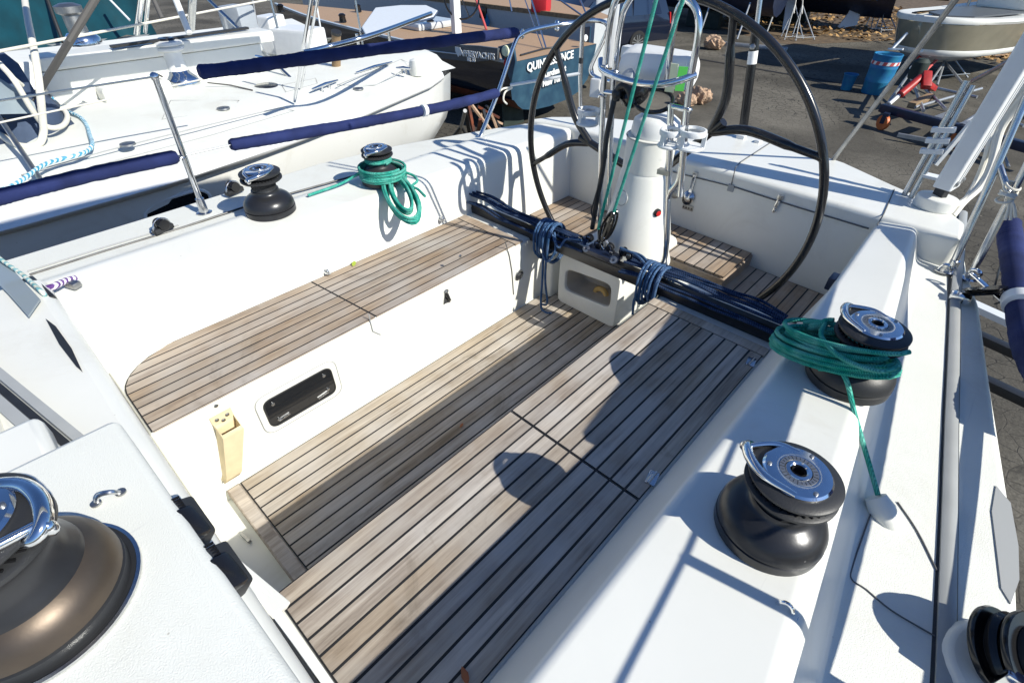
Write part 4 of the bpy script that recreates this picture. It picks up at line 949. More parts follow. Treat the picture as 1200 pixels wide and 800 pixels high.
# backstay and ensign staff
bs0 = Zp(968, 200, .60); bs1 = Yp(1120, 0, 3.05); bs0.y = 3.40
bs0 = Yp(972, 193, 3.40)
tube_thing('backstay', 'thin grey backstay rod rising diagonally from the stern', 'backstay', [bs0 + (bs0 - bs1) * .05, bs0, (bs0 + bs1) / 2, bs1, bs1 + (bs1 - bs0) * .8], .0115, 'dull_steel', k=3)
f0 = Yp(870, 158, 3.40); f1 = Yp(886, 36, 3.40); fs = thing('flag_staff', 'black flag staff with a white band standing at the stern behind the wheel', 'flag staff', f0)
MB().tube([f0, f1], .024, 16).build('socket_tube', 'black_gloss', fs); f2 = f1 + (f1 - f0) * .7
MB().tube([f1, f2], .0125, 12).build('staff', 'steel', fs)
a = f0 + (f1 - f0) * .70; MB().tube([a, a + (f1 - f0) * .12], .0248, 16).build('white_band', 'sign_white', fs)
MB().lathe([(.014, 0), (.014, .01), (.006, .014)], f0 + (f1 - f0) * .86 - Vector((-.004, .023, 0)), (-.1, -1, .3), 16).build('knob', 'dull_steel', fs)
MB().box(Yp(868, 163, 3.38), (.05, .04, .05), None, .008).build('stern_fitting', 'white_plastic', fs); MB().box(Yp(888, 168, 3.38), (.03, .05, .045), None, .008).build('stern_fitting', 'white_plastic', fs)
# stern locker latches
def latch(name, label, a, b_, c_=None):
    t = thing(name, label, 'latch', a)
    MB().bar(a, b_, .018, .010, up=(0, -1, 0), bev=.002).build('strap', 'chrome', t)
    MB().box(a, (.026, .012, .022), None, .002).build('keeper', 'steel', t)
    if c_:
        m_ = MB(); m_.lathe([(.034, -.004), (.034, .006), (.028, .010), (.014, .022), (0, .024)], b_, (0, -1, .2), 24); m_.build('lock_body', 'steel', t)
        m_ = MB(); m_.torus(b_ + Vector((.0, -.014, -.012)), .022, .006, (0, -1, .1), 20, 8); m_.build('shackle', 'black_gloss', t)
        e_ = on_wall(806, 243); m_ = MB(); m_.box(e_, (.062, .005, .03), None, .001); m_.build('plate', 'dull_steel', t)
        m_ = MB()
        for k in range(4): m_.prism([e_ + Vector((-.024 + .016 * k + dx, -.004, dz)) for dx, dz in ((-.005, -.006), (.005, -.006), (0, .006))], (0, .001, 0))
        m_.build('warning_mark', 'black_matte', t)
    else:
        m_ = MB(); m_.bar(b_, b_ * 2 - (b_ * .5 + a * .5) , .014, .008, up=(0, -1, 0), bev=.002); m_.build('lever', 'chrome', t)
latch('padlocked_latch', 'padlocked steel latch on the stern locker just right of the pedestal', on_wall(815, 204, .008), on_wall(807, 231, .012), True)
latch('latch', 'plain chrome toggle latch on the stern locker seen inside the wheel rim', on_wall(915, 231, .01), on_wall(909, 243, .012))
p = on_wall(791, 227, .003); t = MB().lathe([(.026, 0), (.026, .006), (.018, .010), (0, .011)], p, (0, -1, 0), 24).build('drain_fitting', 'dull_steel'); tag(t, 'round dark drain fitting on the stern locker wall beside the pedestal', 'drain fitting')
# engine control panel on the left inner coaming
e = Yp(713, 200, 2.70); t = thing('engine_control', 'black engine control panel with a lever on the inner left coaming behind the wheel', 'engine control', e)
pn = Xp(716, 205, -.79); 
def ec(px, py): return Xp(px, py, -.785)
b = MB(); b.prism([ec(*q) for q in ((707, 190), (722, 186), (723, 214), (708, 220))], (.02, 0, 0)); b.build('panel', 'black_matte', t, bevel=.004)
b = MB(); b.tube([ec(718, 180) + Vector((.03, 0, 0)), ec(719, 172) + Vector((.04, 0, .0))], .020, 12); b.build('lever_boss', 'black_gloss', t)
b = MB(); b.bar(ec(722, 178) + Vector((.03, 0, 0)), ec(742, 166) + Vector((.03, 0, 0)), .02, .015); b.box(ec(740, 178) + Vector((.02, 0, 0)), (.02, .03, .03)); b.build('lever', 'dull_steel', t)
b = MB(); b.box(ec(714, 205) + Vector((.024, 0, 0)), (.006, .014, .014)); b.build('light', 'red_plastic', t)
# canvas pouch on the left seat front
po_ = [ls(244, 489), ls(282, 481), ls(283, 552), ls(252, 560)]
y0, y1 = po_[0].y, ls(272, 482).y; zt_, zb_ = ls(258, 486).z, ls(268, 556).z
t = thing('canvas_pouch', 'cream canvas pouch hung open on the white left seat front', 'pouch', (-.36, (y0 + y1) / 2, zb_))
yb0, yb1 = y0 + .012, y1 - .004
b = MB(); dpt = .062; sh = ls(267, 557).y - (y0 + y1) / 2
rows = [[(-.3625, yb0 + sh, zb_), (-.3625, yb1 + sh, zb_), (-.335, yb1 + sh, zb_), (-.335, yb0 + sh, zb_)], [(-.3625, yb0 + sh * .85, zb_ + .02), (-.3625, yb1 + sh * .85, zb_ + .02), (-.325, yb1 + sh * .85, zb_ + .02), (-.325, yb0 + sh * .85, zb_ + .02)],
        [(-.3625, y0, zt_ - .05), (-.3625, y1, zt_ - .05), (-.363 + dpt, y1, zt_ - .05), (-.363 + dpt, y0, zt_ - .05)], [(-.3625, y0, zt_ - .02), (-.3625, y1, zt_ - .02), (-.36 + dpt, y1 - .003, zt_ - .028), (-.36 + dpt, y0 + .003, zt_ - .028)]]
b.loft(rows, closed=True); o = b.build('bag', 'cream_canvas', t, angle=30)
so_ = o.modifiers.new('thick', 'SOLIDIFY'); so_.thickness = .003
b = MB(); b.box((-.361, (y0 + y1) / 2, zt_ - .01), (.003, y1 - y0, .04)); fl_ = b.build('back_flap', 'cream_canvas', t)
b = MB()
for yy, zz in ((y0 + .018, zt_ - .008), (y1 - .018, zt_ - .008), ((y0 + y1) / 2, zt_ - .022)): b.lathe([(.007, 0), (.007, .002), (.003, .004)], (-.359, yy, zz), (1, 0, 0), 14)
b.build('snap', 'dull_steel', fl_)
# cabin top fittings
h0 = Zp(113, 590, .797); h1 = Zp(142, 577, .797)
t = thing('grab_handle', 'small bent steel handle on the cabin top beside the bronze winch', 'handle', h0)
MB().tube(catmull([h0, h0 * .75 + h1 * .25 + Vector((0, 0, .016)), h0 * .3 + h1 * .7 + Vector((.005, 0, .016)), h1], 5), .0042, 8).build('bow', 'steel', t)
b = MB()
for q in (h0, h1): b.lathe([(.009, 0), (.009, .003), (.006, .004)], q, n=16)
b.build('foot', 'dull_steel', t)
lp = [(.06, .196), (.96, .214)]
def clutch(name, label, c_):
    t = thing(name, label, 'rope clutch', c_, 'rope clutches')
    r_ = Matrix.Rotation(R(-12), 3, 'Y'); d = Vector((1, .02, -.28)).normalized(); u_ = Vector((0, 1, .25)).normalized()
    MB().bar(c_ - d * .046, c_ + d * .046, .058, .05, up=(0, .6, 1), bev=.008).build('body', 'black_matte', t)
    MB().bar(c_ - d * .015 + Vector((0, .006, .020)), c_ + d * .050 + Vector((0, .010, .016)), .036, .03, up=(0, .6, 1), bev=.008).build('lever', 'black_gloss', t)
    b = MB()
    for k in range(5): b.bar(c_ - d * (.042 - .006 * k) + Vector((0, -.012, .026)), c_ - d * (.042 - .006 * k) + Vector((0, .018, .022)), .003, .004)
    b.build('rib', 'black_gloss', t)
clutch('rope_clutch', 'black cam cleat on the cabin edge, the upper of two, nearer the left seat', Zp(217, 616, .75))
clutch('rope_clutch', 'black cam cleat on the cabin edge, the lower of two, nearer the right seat', Zp(258, 673, .75))
# companionway surround: bright ledge, black gasket strip, white trim board
b = MB(); b.bar(Zp(128, 545, .62), Zp(330, 716, .47), .05, .02, up=(0, .8, 1)); b.build('companionway_trim', 'gelcoat', yacht, bevel=.004)
gk = catmull([Zp(272, 682, .52), Zp(292, 696, .50), Zp(315, 727, .48), Zp(345, 768, .46), Zp(395, 840, .44)], 6)
MB().tube(gk, .0085, 10).build('gasket_strip', 'black_matte', yacht)
b = MB(); b.loft([[p + Vector((.0, -.03, .012)), p + Vector((0, -.008, .010))] for p in gk]); b.build('trim_board', 'gelcoat', yacht)
b = MB(); b.loft([[p + Vector((.0, .010, .002)), p + Vector((.004, .028, -.004)), p + Vector((.004, .03, -.3))] for p in gk]); b.build('trim_board', 'gloss_panel', yacht)
b = MB(); b.bar(Zp(138, 540, .72), Zp(262, 690, .69), .030, .006); b.build('clutch_plate', 'gloss_panel', yacht)
for q in ((147, 541), (173, 582), (186, 574)): MB().box(Zp(q[0], q[1], .735), (.014, .006, .014), None, .002).build('clip', 'black_matte', yacht)
# companionway hatch rail (grey aluminium)
r0 = Zp(0, 440, .72); r1 = Zp(104, 526, .72); d = (r1 - r0).normalized(); nrm_ = Vector((-d.y, d.x, 0))
b = MB(); sec_ = [(-.055, 0), (-.055, .010), (-.03, .012), (-.028, .004), (-.01, .004), (-.008, .016), (.012, .016), (.014, 0)]
b.loft([[p + nrm_ * a + Vector((0, 0, c_)) for a, c_ in sec_] for p in (r0 - d * .6, r1)]); t = b.build('hatch_rail', 'rail_grey')
MB().bar(r0 - d * .6 - nrm_ * .020 + Vector((0, 0, .005)), r1 - nrm_ * .020 + Vector((0, 0, .005)), .016, .004).build('groove', 'black_matte', t)
tag(t, 'grey aluminium hatch rail crossing the white cabin top at the left edge', 'rail')
b = MB(); pr__ = r0 * .55 + r1 * .45; b.lathe([(.005, 0), (.005, .003)], pr__ + Vector((0, 0, .012)), n=10); b.build('screw', 'dull_steel', t)
# slot in the forward bulkhead corner
sl_ = [Zp(55, 374, .66), Zp(70, 386, .655), Zp(90, 417, .60), Zp(103, 438, .56), Zp(88, 425, .59), Zp(68, 398, .64)]
b = MB(); b.prism([Zp(a, c_, .6915) for a, c_ in ((54, 374), (66, 383), (84, 408), (97, 436), (90, 430), (70, 404))], (0, 0, .003)); b.build('cave_locker_slot', 'black_matte', yacht)
# organiser with pale line, purple line and pad
o0 = Zp(48, 343, .66); t = thing('deck_organiser', 'dark deck organiser block beside the clear panel at the left edge', 'deck organiser', o0)
d_ = (Zp(58, 355, .66) - Zp(33, 332, .66)); L_ = d_.length; d_.normalize()
MB().bar(o0 - d_ * L_ * .5, o0 + d_ * L_ * .55, .035, .05, bev=.006).build('body', 'black_matte', t)
MB().bar(o0 - d_ * L_ * .4 + Vector((.012, -.012, .025)), o0 + d_ * L_ * .4 + Vector((.012, -.012, .025)), .012, .004).build('cover_plate', 'dull_steel', t)
rope('halyard', 'pale green and cream line running through the deck organiser at the left edge', catmull([Zp(-30, 278, .74), Zp(0, 303, .72), Zp(28, 323, .71), Zp(50, 343, .70), Zp(56, 349, .66)], 6), .0065, 'pale_rope')
rope('rope_tail', 'short purple and white braided line ending at a dark pad on the left deck', catmull([Zp(52, 338, .665), Zp(62, 336, .67), Zp(75, 330, .665), Zp(88, 326, .655)], 6), .011, 'purple_rope', n=10)
t = MB().box(Zp(85, 333, .652), (.05, .03, .022), Matrix.Rotation(R(25), 3, 'Z'), .006).build('rope_jammer', 'dull_steel'); tag(t, 'dark metal jammer pad holding the purple line on the left deck', 'jammer')
cp = [Yp(-20, 262, -.02), Yp(10, 290, .02), Yp(40, 350, .1), Yp(30, 372, .1), Yp(0, 320, .0), Yp(-25, 290, -.05)]
b = MB(); b.prism([Zp(a, c_, .70) for a, c_ in ((-20, 290), (0, 300), (48, 352), (34, 372), (10, 345), (-20, 315))], (0, 0, .006)); t = b.build('clear_panel', 'clear_window'); tag(t, 'translucent grey plastic panel at the left edge below the pale line', 'plastic panel')
# blocks on the genoa tracks
def track_block(label, p, ang, s=1.0):
    t = thing('track_block', label, 'track block', p)
    rz = Matrix.Rotation(ang, 3, 'Z')
    MB().box(p + Vector((0, 0, .022)) * s, (.04 * s, .11 * s, .03 * s), rz, .006).build('slider', 'black_matte', t)
    b = MB()
    for k in (0,): b.lathe([(.028 * s, -.022), (.030 * s, -.018), (.022 * s, -.012), (.028 * s, -.006), (.028 * s, .006), (.022 * s, .012), (.030 * s, .018), (.028 * s, .022)], p + rz @ Vector((0, 0, .050 * s)), rz @ Vector((1, 0, 0)), 24)
    b.build('sheave', 'black_gloss', t)
    MB().tube([p + rz @ Vector((0, .05 * math.cos(a) * s, .03 * s + .05 * math.sin(a) * s)) for a in [PI * k / 10 for k in range(11)]], .005 * s, 8).build('strap', 'steel', t)
track_block('small black track block on the far left deck behind the stanchion foot', Zp(276, 228, .605), .3, .8)
track_block('small black track block on the left deck beneath the lower blue cover', Zp(193, 272, .608), .3, .75)
# car stop on the right track
p = Zp(1123, 352, .505); t = MB().box(p + Vector((0, 0, .014)), (.066, .045, .03), None, .010).build('track_stop', 'chrome'); tag(t, 'chrome end stop clamped on the right deck track', 'track stop')
# turning block cluster by the right rail
p = Zp(1146, 345, .53); t = thing('turning_block', 'cluster of black turning blocks at the deck edge beside the chrome track stop', 'turning block', p)
b = MB()
for k in range(4): b.lathe([(.042, -.010), (.03, 0), (.042, .010)], p + Vector((.012 * k - .01, -.01 * k, .01 + .012 * k)), (-.5, .25, 1), 28)
b.build('sheave', 'black_gloss', t)
b = MB(); b.bar(p + Vector((-.05, .05, .05)), p + Vector((.07, -.06, .03)), .02, .006, bev=.002); b.torus(p + Vector((-.04, .06, .05)), .018, .006, (.2, .8, .4), 16, 8); b.build('strap', 'chrome', t)
b = MB(); b.tube([p + Vector((.03, 0, .04)), Xp(1184, 268, p.x + .06)], .004, 6); b.tube([p + Vector((.06, -.03, .02)), Xp(1186, 315, p.x + .06)], .004, 6); b.build('cord', 'black_matte', t)
p = Zp(1108, 300, .52); padeye(Zp(1105, 318, .515), 'deck_eye', 'chrome folding eye at the foot of the right stern rail', 1.3)
# big foot block at the lower right corner
p = Zp(1166, 765, .50); t = thing('foot_block', 'big black double foot block on a white pad at the lower right corner', 'foot block', p)
dq = Vector((-.35, .25, 0))
MB().lathe([(.105, -.002), (.102, .012), (.088, .025), (.0, .028)], p + Vector((.0, -.05, 0)), n=44, sx=.85).build('pad', 'gelcoat', t, bevel=.006)
b = MB(); axb = Vector((.62, -.12, .78)).normalized(); c_ = p + Vector((-.012, -.03, .055))
for k in range(3): b.lathe([(.0, -.010), (.066, -.010), (.073, -.006), (.075, 0), (.073, .006), (.0, .010)] if k != 1 else [(0, -.01), (.064, -.01), (.069, 0), (.064, .01), (0, .01)], c_ + axb * (.026 * k - .01), axb, 36, cap=False)
b.build('cheek', 'black_gloss', t)
b = MB(); b.tube([c_ - axb * .02, c_ + axb * .06], .05, 28); b.build('sheave', 'black_matte', t)
b = MB(); b.lathe([(.012, 0), (.012, .006), (.005, .01)], c_ + axb * .062, axb, 16); b.build('bolt', 'chrome', t); MB().box(c_ + axb * .03 + Vector((.0, -.07, 0)), (.05, .02, .05), None, .004).build('cleat', 'chrome', t)
# blue lifeline covers on the right side
R0 = Zp(1182, 262, .66); R1 = Zp(1186, 300, .60); R2 = Zp(1203, 400, .565)
rc = cover('lifeline_cover', 'thick blue lifeline cover hanging forward from the lashing at the right edge', [R0, R1, R2, Vector((1.575, 1.95, .605)), Vector((1.60, 1.85, .61))], .040, G_)
tube_thing('lifeline', 'bare lower lifeline at the right deck edge, forward of the thick blue cover', 'lifeline', [Vector((1.60, 1.87, .61)), Vector((1.675, 1.6, .65)), Vector((1.775, 1.15, .705)), Vector((1.86, .4, .73)), Vector((1.9, -.4, .74))], .016, 'steel', k=4)
w0 = Zp(1192.5, 350, .583); w1 = Zp(1194.5, 358, .582); MB().tube([w0, w1], .047, 18).build('tie_band', 'white_plastic', rc)
MB().tube([w0 + Vector((-.03, 0, .0)), Zp(1178, 352, .54), Zp(1166, 356, .50)], .004, 6).build('cord', 'black_matte', rc)
cover('lifeline_cover', 'upper blue lifeline cover on the right side, running forward past the right stanchion', [Vector((1.40, 2.80, .90)), Vector((1.52, 2.36, .85)), Vector((1.60, 1.9, .85)), Vector((1.71, 1.03, .86)), Vector((1.78, -.2, .9))], .062, G_)
sb2 = Vector((1.63, .915, .495)); t = thing('stanchion', 'steel stanchion on the right side deck carrying the upper blue cover', 'stanchion', sb2)
MB().tube([sb2, sb2 + Vector((.02, 0, .60))], .0125, 12).build('post', 'chrome', t); MB().lathe([(.034, 0), (.034, .006), (.02, .012)], sb2, n=20).build('base', 'steel', t)
cover('lifeline_cover', 'topmost blue lifeline cover on the right side, running aft to the stern rail', [Vector((1.455, 2.5, 1.125)), Vector((1.52, 1.95, 1.11)), Vector((1.605, 1.27, 1.095))], .052, G_)
tube_thing('lifeline', 'bare upper lifeline wire on the right side above the stanchion', 'lifeline', [Vector((1.45, 2.6, 1.16)), Vector((1.645, .93, 1.095)), Vector((1.76, -.5, 1.1))], .0045, 'steel', k=4, n=8)
# boom with stowed mainsail above the frame, its sheet comes down to the traveller
bm_ = thing('boom', 'white boom with the stowed mainsail under a navy cover, high above the cockpit', 'boom', (.12, 2.6, 2.1))
MB().tube([(.17, 2.65, 2.10), (.05, -2.6, 2.05)], .085, 20).build('spar', 'white_metal', bm_)
MB().loft([[(x + .17 * (1 if y > 1.9 else .9) - (2.0 - y) * .02 - .02, y, z) for x, z in rounded([(-.13, 2.12), (.13, 2.12), (.10, 2.42), (-.10, 2.42)], .08, 4)] for y in (1.95, 1.0, 0, -1.2, -2.6)], closed=True, cap=True).build('sail_cover', 'navy_cloth', bm_)
# leaves
def leaf(p, m, label, s, ang):
    b = MB(); rz = Matrix.Rotation(ang, 3, 'Z')
    L2 = [Vector(p) + rz @ Vector((x * s, y * s, .004 + .25 * s * abs(x) + .1 * s * math.sin(3 * y))) for x, y in ((0, -1), (.35, -.5), (.45, .1), (.2, .7), (0, 1.1), (-.25, .6), (-.45, 0), (-.3, -.6))]
    b.prism(L2, (0, 0, .0012)); tag(b.build('leaf', m), label, 'leaf')
leaf(Zp(415, 310, .393), 'leaf_green', 'small yellow green leaf at the back edge of the left teak seat', .022, .8)
leaf(Zp(545, 792, .392), 'leaf_brown', 'dry orange leaf on the shaded near end of the right teak seat', .018, 1.2)
leaf(Zp(541, 499, .002), 'leaf_brown', 'tiny dry brown leaf on the shaded strip of the teak sole', .013, .3)
# small hinges on the right seat's outer edge and the sole
for q, lb in (((880, 424), 'upper'), ((764, 560), 'lower')):
    p = Zp(*q, .392); b = MB(); b.box(p, (.03, .05, .006), Matrix.Rotation(.2, 3, 'Z'), .002); b.tube([p + Vector((.0, -.025, .004)), p + Vector((.0, .025, .004))], .004, 8); b.build('seat_hinge', 'steel', yacht)
p = Zp(283, 625, -.05); MB().bar(p, p + Vector((.05, .006, .0)), .01, .012).build('sole_catch', 'dull_steel', yacht)
# bracket lock on the port coaming by the helm floor
p = Zp(976, 330, .60); t = MB().box(p, (.03, .06, .05), None, .006).build('coaming_box', 'navy_paint'); tag(t, 'small dark box on the inner right coaming edge above the helm floor', 'box')
# ================================================================== SETTING
G = -1.9
b = MB(); b.face([(-300, -200, G), (300, -200, G), (300, 400, G), (-300, 400, G)]); o = b.build('ground', 'asphalt', smooth=False); o['kind'] = 'structure'
dp = [Zp(a, c_, G + .004) for a, c_ in ((893, 48), (930, 53), (990, 50), (1060, 47), (1140, 64), (1210, 72))]
far = [(12, 60, G + .004), (-40, 70, G + .004), (-16, 30, G + .004)]
b = MB(); b.face(dp + [Vector((6, 20, G + .004))] + [Vector(p) for p in far]); o = b.build('dirt_bank', 'dirt', smooth=False); o['kind'] = 'structure'
b = MB(); rnd = random.Random(5)
for k in range(2600):
    u_ = rnd.random(); x = rnd.uniform(-11, 2.5); y = rnd.uniform(25.8, 38) if x < -3 else rnd.uniform(26.5, 34)
    if x > -1.5: y = rnd.uniform(24.5, 32)
    s_ = rnd.uniform(.05, .13); rz = Matrix.Rotation(rnd.uniform(0, 6.28), 3, 'Z') @ Matrix.Rotation(rnd.uniform(-.7, .7), 3, 'X'); c_ = Vector((x, y, G + .05 + rnd.uniform(0, .05)))
    b.face([c_ + rz @ Vector(v_) * s_ for v_ in ((-1, -.5, 0), (.2, -.8, .2), (1, 0, 0), (.2, .7, .2), (-.8, .5, 0))])
o = b.build('leaf_litter', 'leaf_litter', smooth=False); o['kind'] = 'stuff'; o['label'] = 'dry fallen leaves and wood chips on the dirt bank behind the boatyard'; o['category'] = 'leaf litter'

# ================================================================== NEIGHBOUR YACHT (left)
ny = thing('neighbouring_yacht', 'white racing yacht moored close alongside at the left with chrome winch', 'sailing yacht', (-5, 0, G))
def nrail(y): return lerp(y, [(-5, -3.1), (-2, -2.78), (.2, -2.72), (1.2, -2.76), (2.5, -3.05), (3.9, -3.52), (4.25, -3.72)])
XC = -5.0
def nsec(y):
    xr = nrail(y); hb = XC - xr; s_ = 1 - max(0, (y - 2.5) / 5)
    k = lambda f: XC - hb * f
    return [(k(.0), y, -1.35 * s_), (k(.35), y, -1.28 * s_), (k(.68), y, -.98 * s_), (k(.88), y, -.55 * s_), (k(.97), y, -.12), (k(1.0), y, .20), (k(1.005), y, .27)], [(k(1.005), y, .25), (k(1.03), y, .262), (k(1.04), y, .295), (k(1.025), y, .33), (k(.99), y, .345), (k(.985), y, .333)], [(k(.985), y, .332), (k(.86), y, .36), (k(.78), y, .375), (k(.70), y, .43), (k(.55), y, .455), (k(.30), y, .46), (k(.10), y, .455), (k(.06), y, .44)]
NY = [-5, -3, -1.5, -.5, .3, 1, 1.6, 2.2, 2.8, 3.4, 3.9, 4.15, 4.25]
S_ = [nsec(y) for y in NY]
last = S_[-1][0]
hr = [s[0] for s in S_]
hr.append([(x + (XC - x) * .15, 4.55, z * .85 + .03) for x, _, z in last]); hr.append([(x + (XC - x) * .5, 4.78, z * .6 + .10) for x, _, z in last])
MB().loft(hr).build('hull', 'white_hull', ny, angle=60)
MB().loft([s[1] for s in S_]).build('rub_rail', 'white_plastic', ny, angle=70)
dr = [s[2] for s in S_]; dr.append([(x + (XC - x) * .10, 4.6, z - .03) for x, _, z in dr[-1]]); dr.append([(x + (XC - x) * .4, 4.80, z - .09) for x, _, z in dr[-2]])
MB().loft(dr).build('side_deck', 'nonskid', ny, angle=50)
# mirror far half, simple
MB().loft([[(2 * XC - x, y, z) for x, y, z in s[0]] for s in S_]).build('hull', 'white_hull', ny, angle=60)
MB().loft([[(2 * XC - x, y, z) for x, y, z in s[2][:5]] for s in S_]).build('side_deck', 'nonskid', ny, angle=50)
# cockpit well between the coamings
wl_ = [(XC + .1 * 2.2, .44), (XC + .2, -.05), (XC - .95, -.05), (XC - 1.1, .55), (XC - 1.5, .60), (XC - 1.6, .44)]
MB().loft([[(x - (.1 if y > 3 else 0), y, z) for x, z in wl_] for y in (-5, -2, 0, 1.5, 3, 4.1)]).build('cockpit_well', 'gelcoat', ny, angle=30)
q = [Zp(a, c_, .56) for a, c_ in ((84, 86), (140, 80), (200, 93), (118, 106))]
MB().prism([p - Vector((0, 0, .2)) for p in q], (0, 0, .2)).build('hatch_box', 'gelcoat', ny, bevel=.03)
# far coaming top with dark strip
a_, c_ = Zp(140, 62, .75), Zp(300, 42, .75)
MB().bar(a_ - (c_ - a_) * .5, c_ + (c_ - a_) * .1, .28, .10, bev=.03).build('far_coaming', 'gelcoat', ny)
MB().bar(a_ - (c_ - a_) * .5 + Vector((.02, -.02, -.2)), c_ + Vector((.02, -.02, -.2)), .2, .30, bev=.02).build('far_coaming', 'gelcoat', ny)
MB().bar(Zp(130, 55, .82), Zp(290, 33, .82), .05, .02).build('teak_strip', 'black_matte', ny)
# portlight in the near hull side
def nh(px, py):
    p = Xp(px, py, -2.78); return p
pp_ = [nh(a, c_) for a, c_ in ((168, 250), (180, 237), (232, 221), (245, 226), (247, 244), (176, 268))]
MB().prism(rounded([(p.y, p.z) for p in pp_], .02) and [(-2.795, a, c_) for a, c_ in rounded([(p.y, p.z) for p in pp_], .03, 3)], (.03, 0, 0)).build('portlight', 'smoke_glass', ny)
MB().tube([(-2.768, a, c_) for a, c_ in rounded([(p.y, p.z) for p in pp_], .03, 3)], .012, 8, closed=True).build('portlight_frame', 'white_plastic', ny)
# panel outlines and joints on the neighbour's deck
def nd(px, py):
    z = .42
    for _ in range(6):
        p = Zp(px, py, z); hb = XC - nrail(p.y); f = (XC - p.x) / hb
        z = lerp(f, [(.06, .44), (.10, .455), (.30, .46), (.55, .455), (.70, .43), (.78, .375), (.86, .36), (.985, .332)]) + .002
    return Zp(px, py, z)
for pts in (((25, 205), (120, 178), (230, 150), (330, 126), (345, 130), (250, 158), (130, 190), (40, 214)), ((200, 118), (280, 118), (270, 130), (190, 140)), ((395, 100), (470, 70), (485, 76), (440, 100)), ((330, 100), (370, 92), (372, 98), (335, 108))):
    MB().tube([nd(*q) for q in pts], .004, 6, closed=True).build('panel_joint', 'grey_seam', ny)
for q in ((262, 128), (150, 170), (420, 105)):
    b = MB(); b.lathe([(.05, 0), (.048, .012), (.03, .016), (0, .016)], nd(*q), n=20); b.build('deck_cap', 'dull_steel', ny)
# winch of the neighbour
nwp = Zp(214, 99, .46)
nw = MB().lathe([(.17, 0), (.175, .03), (.15, .07), (.11, .10), (.095, .12)], nwp, n=40).build('winch', 'chrome', ny, angle=50)
MB().lathe([(.085, .11), (.08, .2), (.085, .27)], nwp, n=36).build('drum', 'white_plastic', nw)
MB().lathe([(.09, .27), (.12, .285), (.12, .30), (.095, .31), (.12, .325), (.115, .345), (.07, .355)], nwp, n=36).build('self_tailer', 'white_plastic', nw, angle=35)
MB().lathe([(.07, .355), (.06, .372), (.02, .375), (.018, .35)], nwp, n=30).build('top_cap', 'black_gloss', nw)
nw2p = Zp(99, 52, .70)
nw2 = MB().lathe([(.15, 0), (.15, .05), (.10, .10)], nw2p, n=32).build('winch', 'chrome', ny, angle=50)
MB().lathe([(.08, .1), (.075, .24), (.11, .26), (.11, .31), (.06, .33), (0, .33)], nw2p, n=32).build('drum', 'dull_steel', nw2)
# flat winch pad, cleats, tracks
fp = Zp(313, 105, .42); MB().lathe([(.13, 0), (.13, .025), (.09, .04), (.0, .042)], fp, n=32).build('foot_block', 'black_gloss', ny)
def ncleat(a, c_, z):
    p = Zp(a[0], a[1], z); q = Zp(c_[0], c_[1], z); b = MB(); up_ = Vector((0, 0, .05))
    b.tube([p + up_, p * .5 + q * .5 + up_ * 1.1, q + up_], [.008, .016, .008], 10)
    for f in (.36, .64): m_ = p * (1 - f) + q * f; b.tube([m_, m_ + up_], .012, 8)
    return b.build('cleat', 'chrome', ny)
ncleat((367, 112), (397, 101), .40); ncleat((418, 92), (460, 79), .40); ncleat((465, 86), (482, 87), .40)
for a, c_, z in (((0, 196), (207, 143), .385), ((140, 180), (322, 134), .36)):
    p, q = Zp(*a, z), Zp(*c_, z); MB().bar(p - (q - p) * .1, q, .035, .02, bev=.004).build('deck_track', 'alloy', ny)
MB().tube([Zp(243, 97, .5), Zp(270, 100, .47), Zp(296, 106, .46)], .006, 6).build('deck_line', 'grey_strap', ny)
MB().tube(catmull([Zp(118, 80, .60), Zp(140, 80, .6), Zp(176, 84, .58), Zp(190, 90, .58)], 4), .008, 6).build('deck_line', 'grey_strap', ny)
MB().tube(catmull([Zp(286, 112, .43), Zp(270, 122, .42), Zp(235, 138, .41), Zp(205, 144, .40)], 4), .006, 6).build('deck_line', 'grey_strap', ny)
MB().lathe([(.06, 0), (.07, .06), (.05, .14), (0, .16)], Zp(488, 88, .36), n=24, sx=1.3).build('fender_eye', 'gelcoat', ny)
# rails: pushpit tubes
def npost(p0, p1, r=.014, m='chrome', z=.41, par=ny, nm='rail_tube'):
    p = Zp(*p0, z); q = Yp(p1[0], p1[1], p.y + .02); MB().tube([p, q], r, 10).build(nm, m, par); return p, q
npost((345, 119), (366, -6)); npost((352, 108), (373, -4), .011)
p = Zp(345, 96, .42); MB().tube([p, Dp(240, -4, (p - CAM).dot(FWD) * 1.05)], .017, 10).build('rail_tube', 'steel', ny)
npost((334, 68), (316, -4), .013, 'steel'); npost((306, 62), (296, 0), .014, 'steel', .45)
npost((276, 76), (262, 20), .022, 'galv', .5); npost((428, 70), (416, -2), .012, 'steel', .35)
npost((380, 60), (370, 0), .01, 'white_metal', .42); npost((160, 40), (166, -5), .022, 'chrome', .9); npost((170, 38), (174, -5), .015, 'chrome', .9)
npost((222, 40), (206, 0), .025, 'white_metal', .9); npost((224, 34), (226, -5), .03, 'steel', .9); npost((190, 22), (178, -5), .02, 'grey_strap', .9)
q0, q1 = Dp(250, 60 - 12, 5.2), Dp(300, 55, 5.0)
b = MB(); b.tube(catmull([Zp(355, 62, .9), Zp(385, 55, .9), Zp(440, 40, .95), Zp(505, 16, .95)], 5), .018, 10); b.tube(catmull([Zp(300, 66, .7), Zp(330, 72, .7)], 3), .012, 8); b.build('rail_tube', 'chrome', ny)
b = MB(); p = Zp(394, 82, .42); b.tube([p, Yp(394, 40, p.y)], .045, 16); w_ = b.build('rail_stub', 'wood_block', ny); MB().tube([Yp(394, 40, p.y), Yp(394, 37, p.y)], .05, 16).build('cap', 'black_matte', w_)
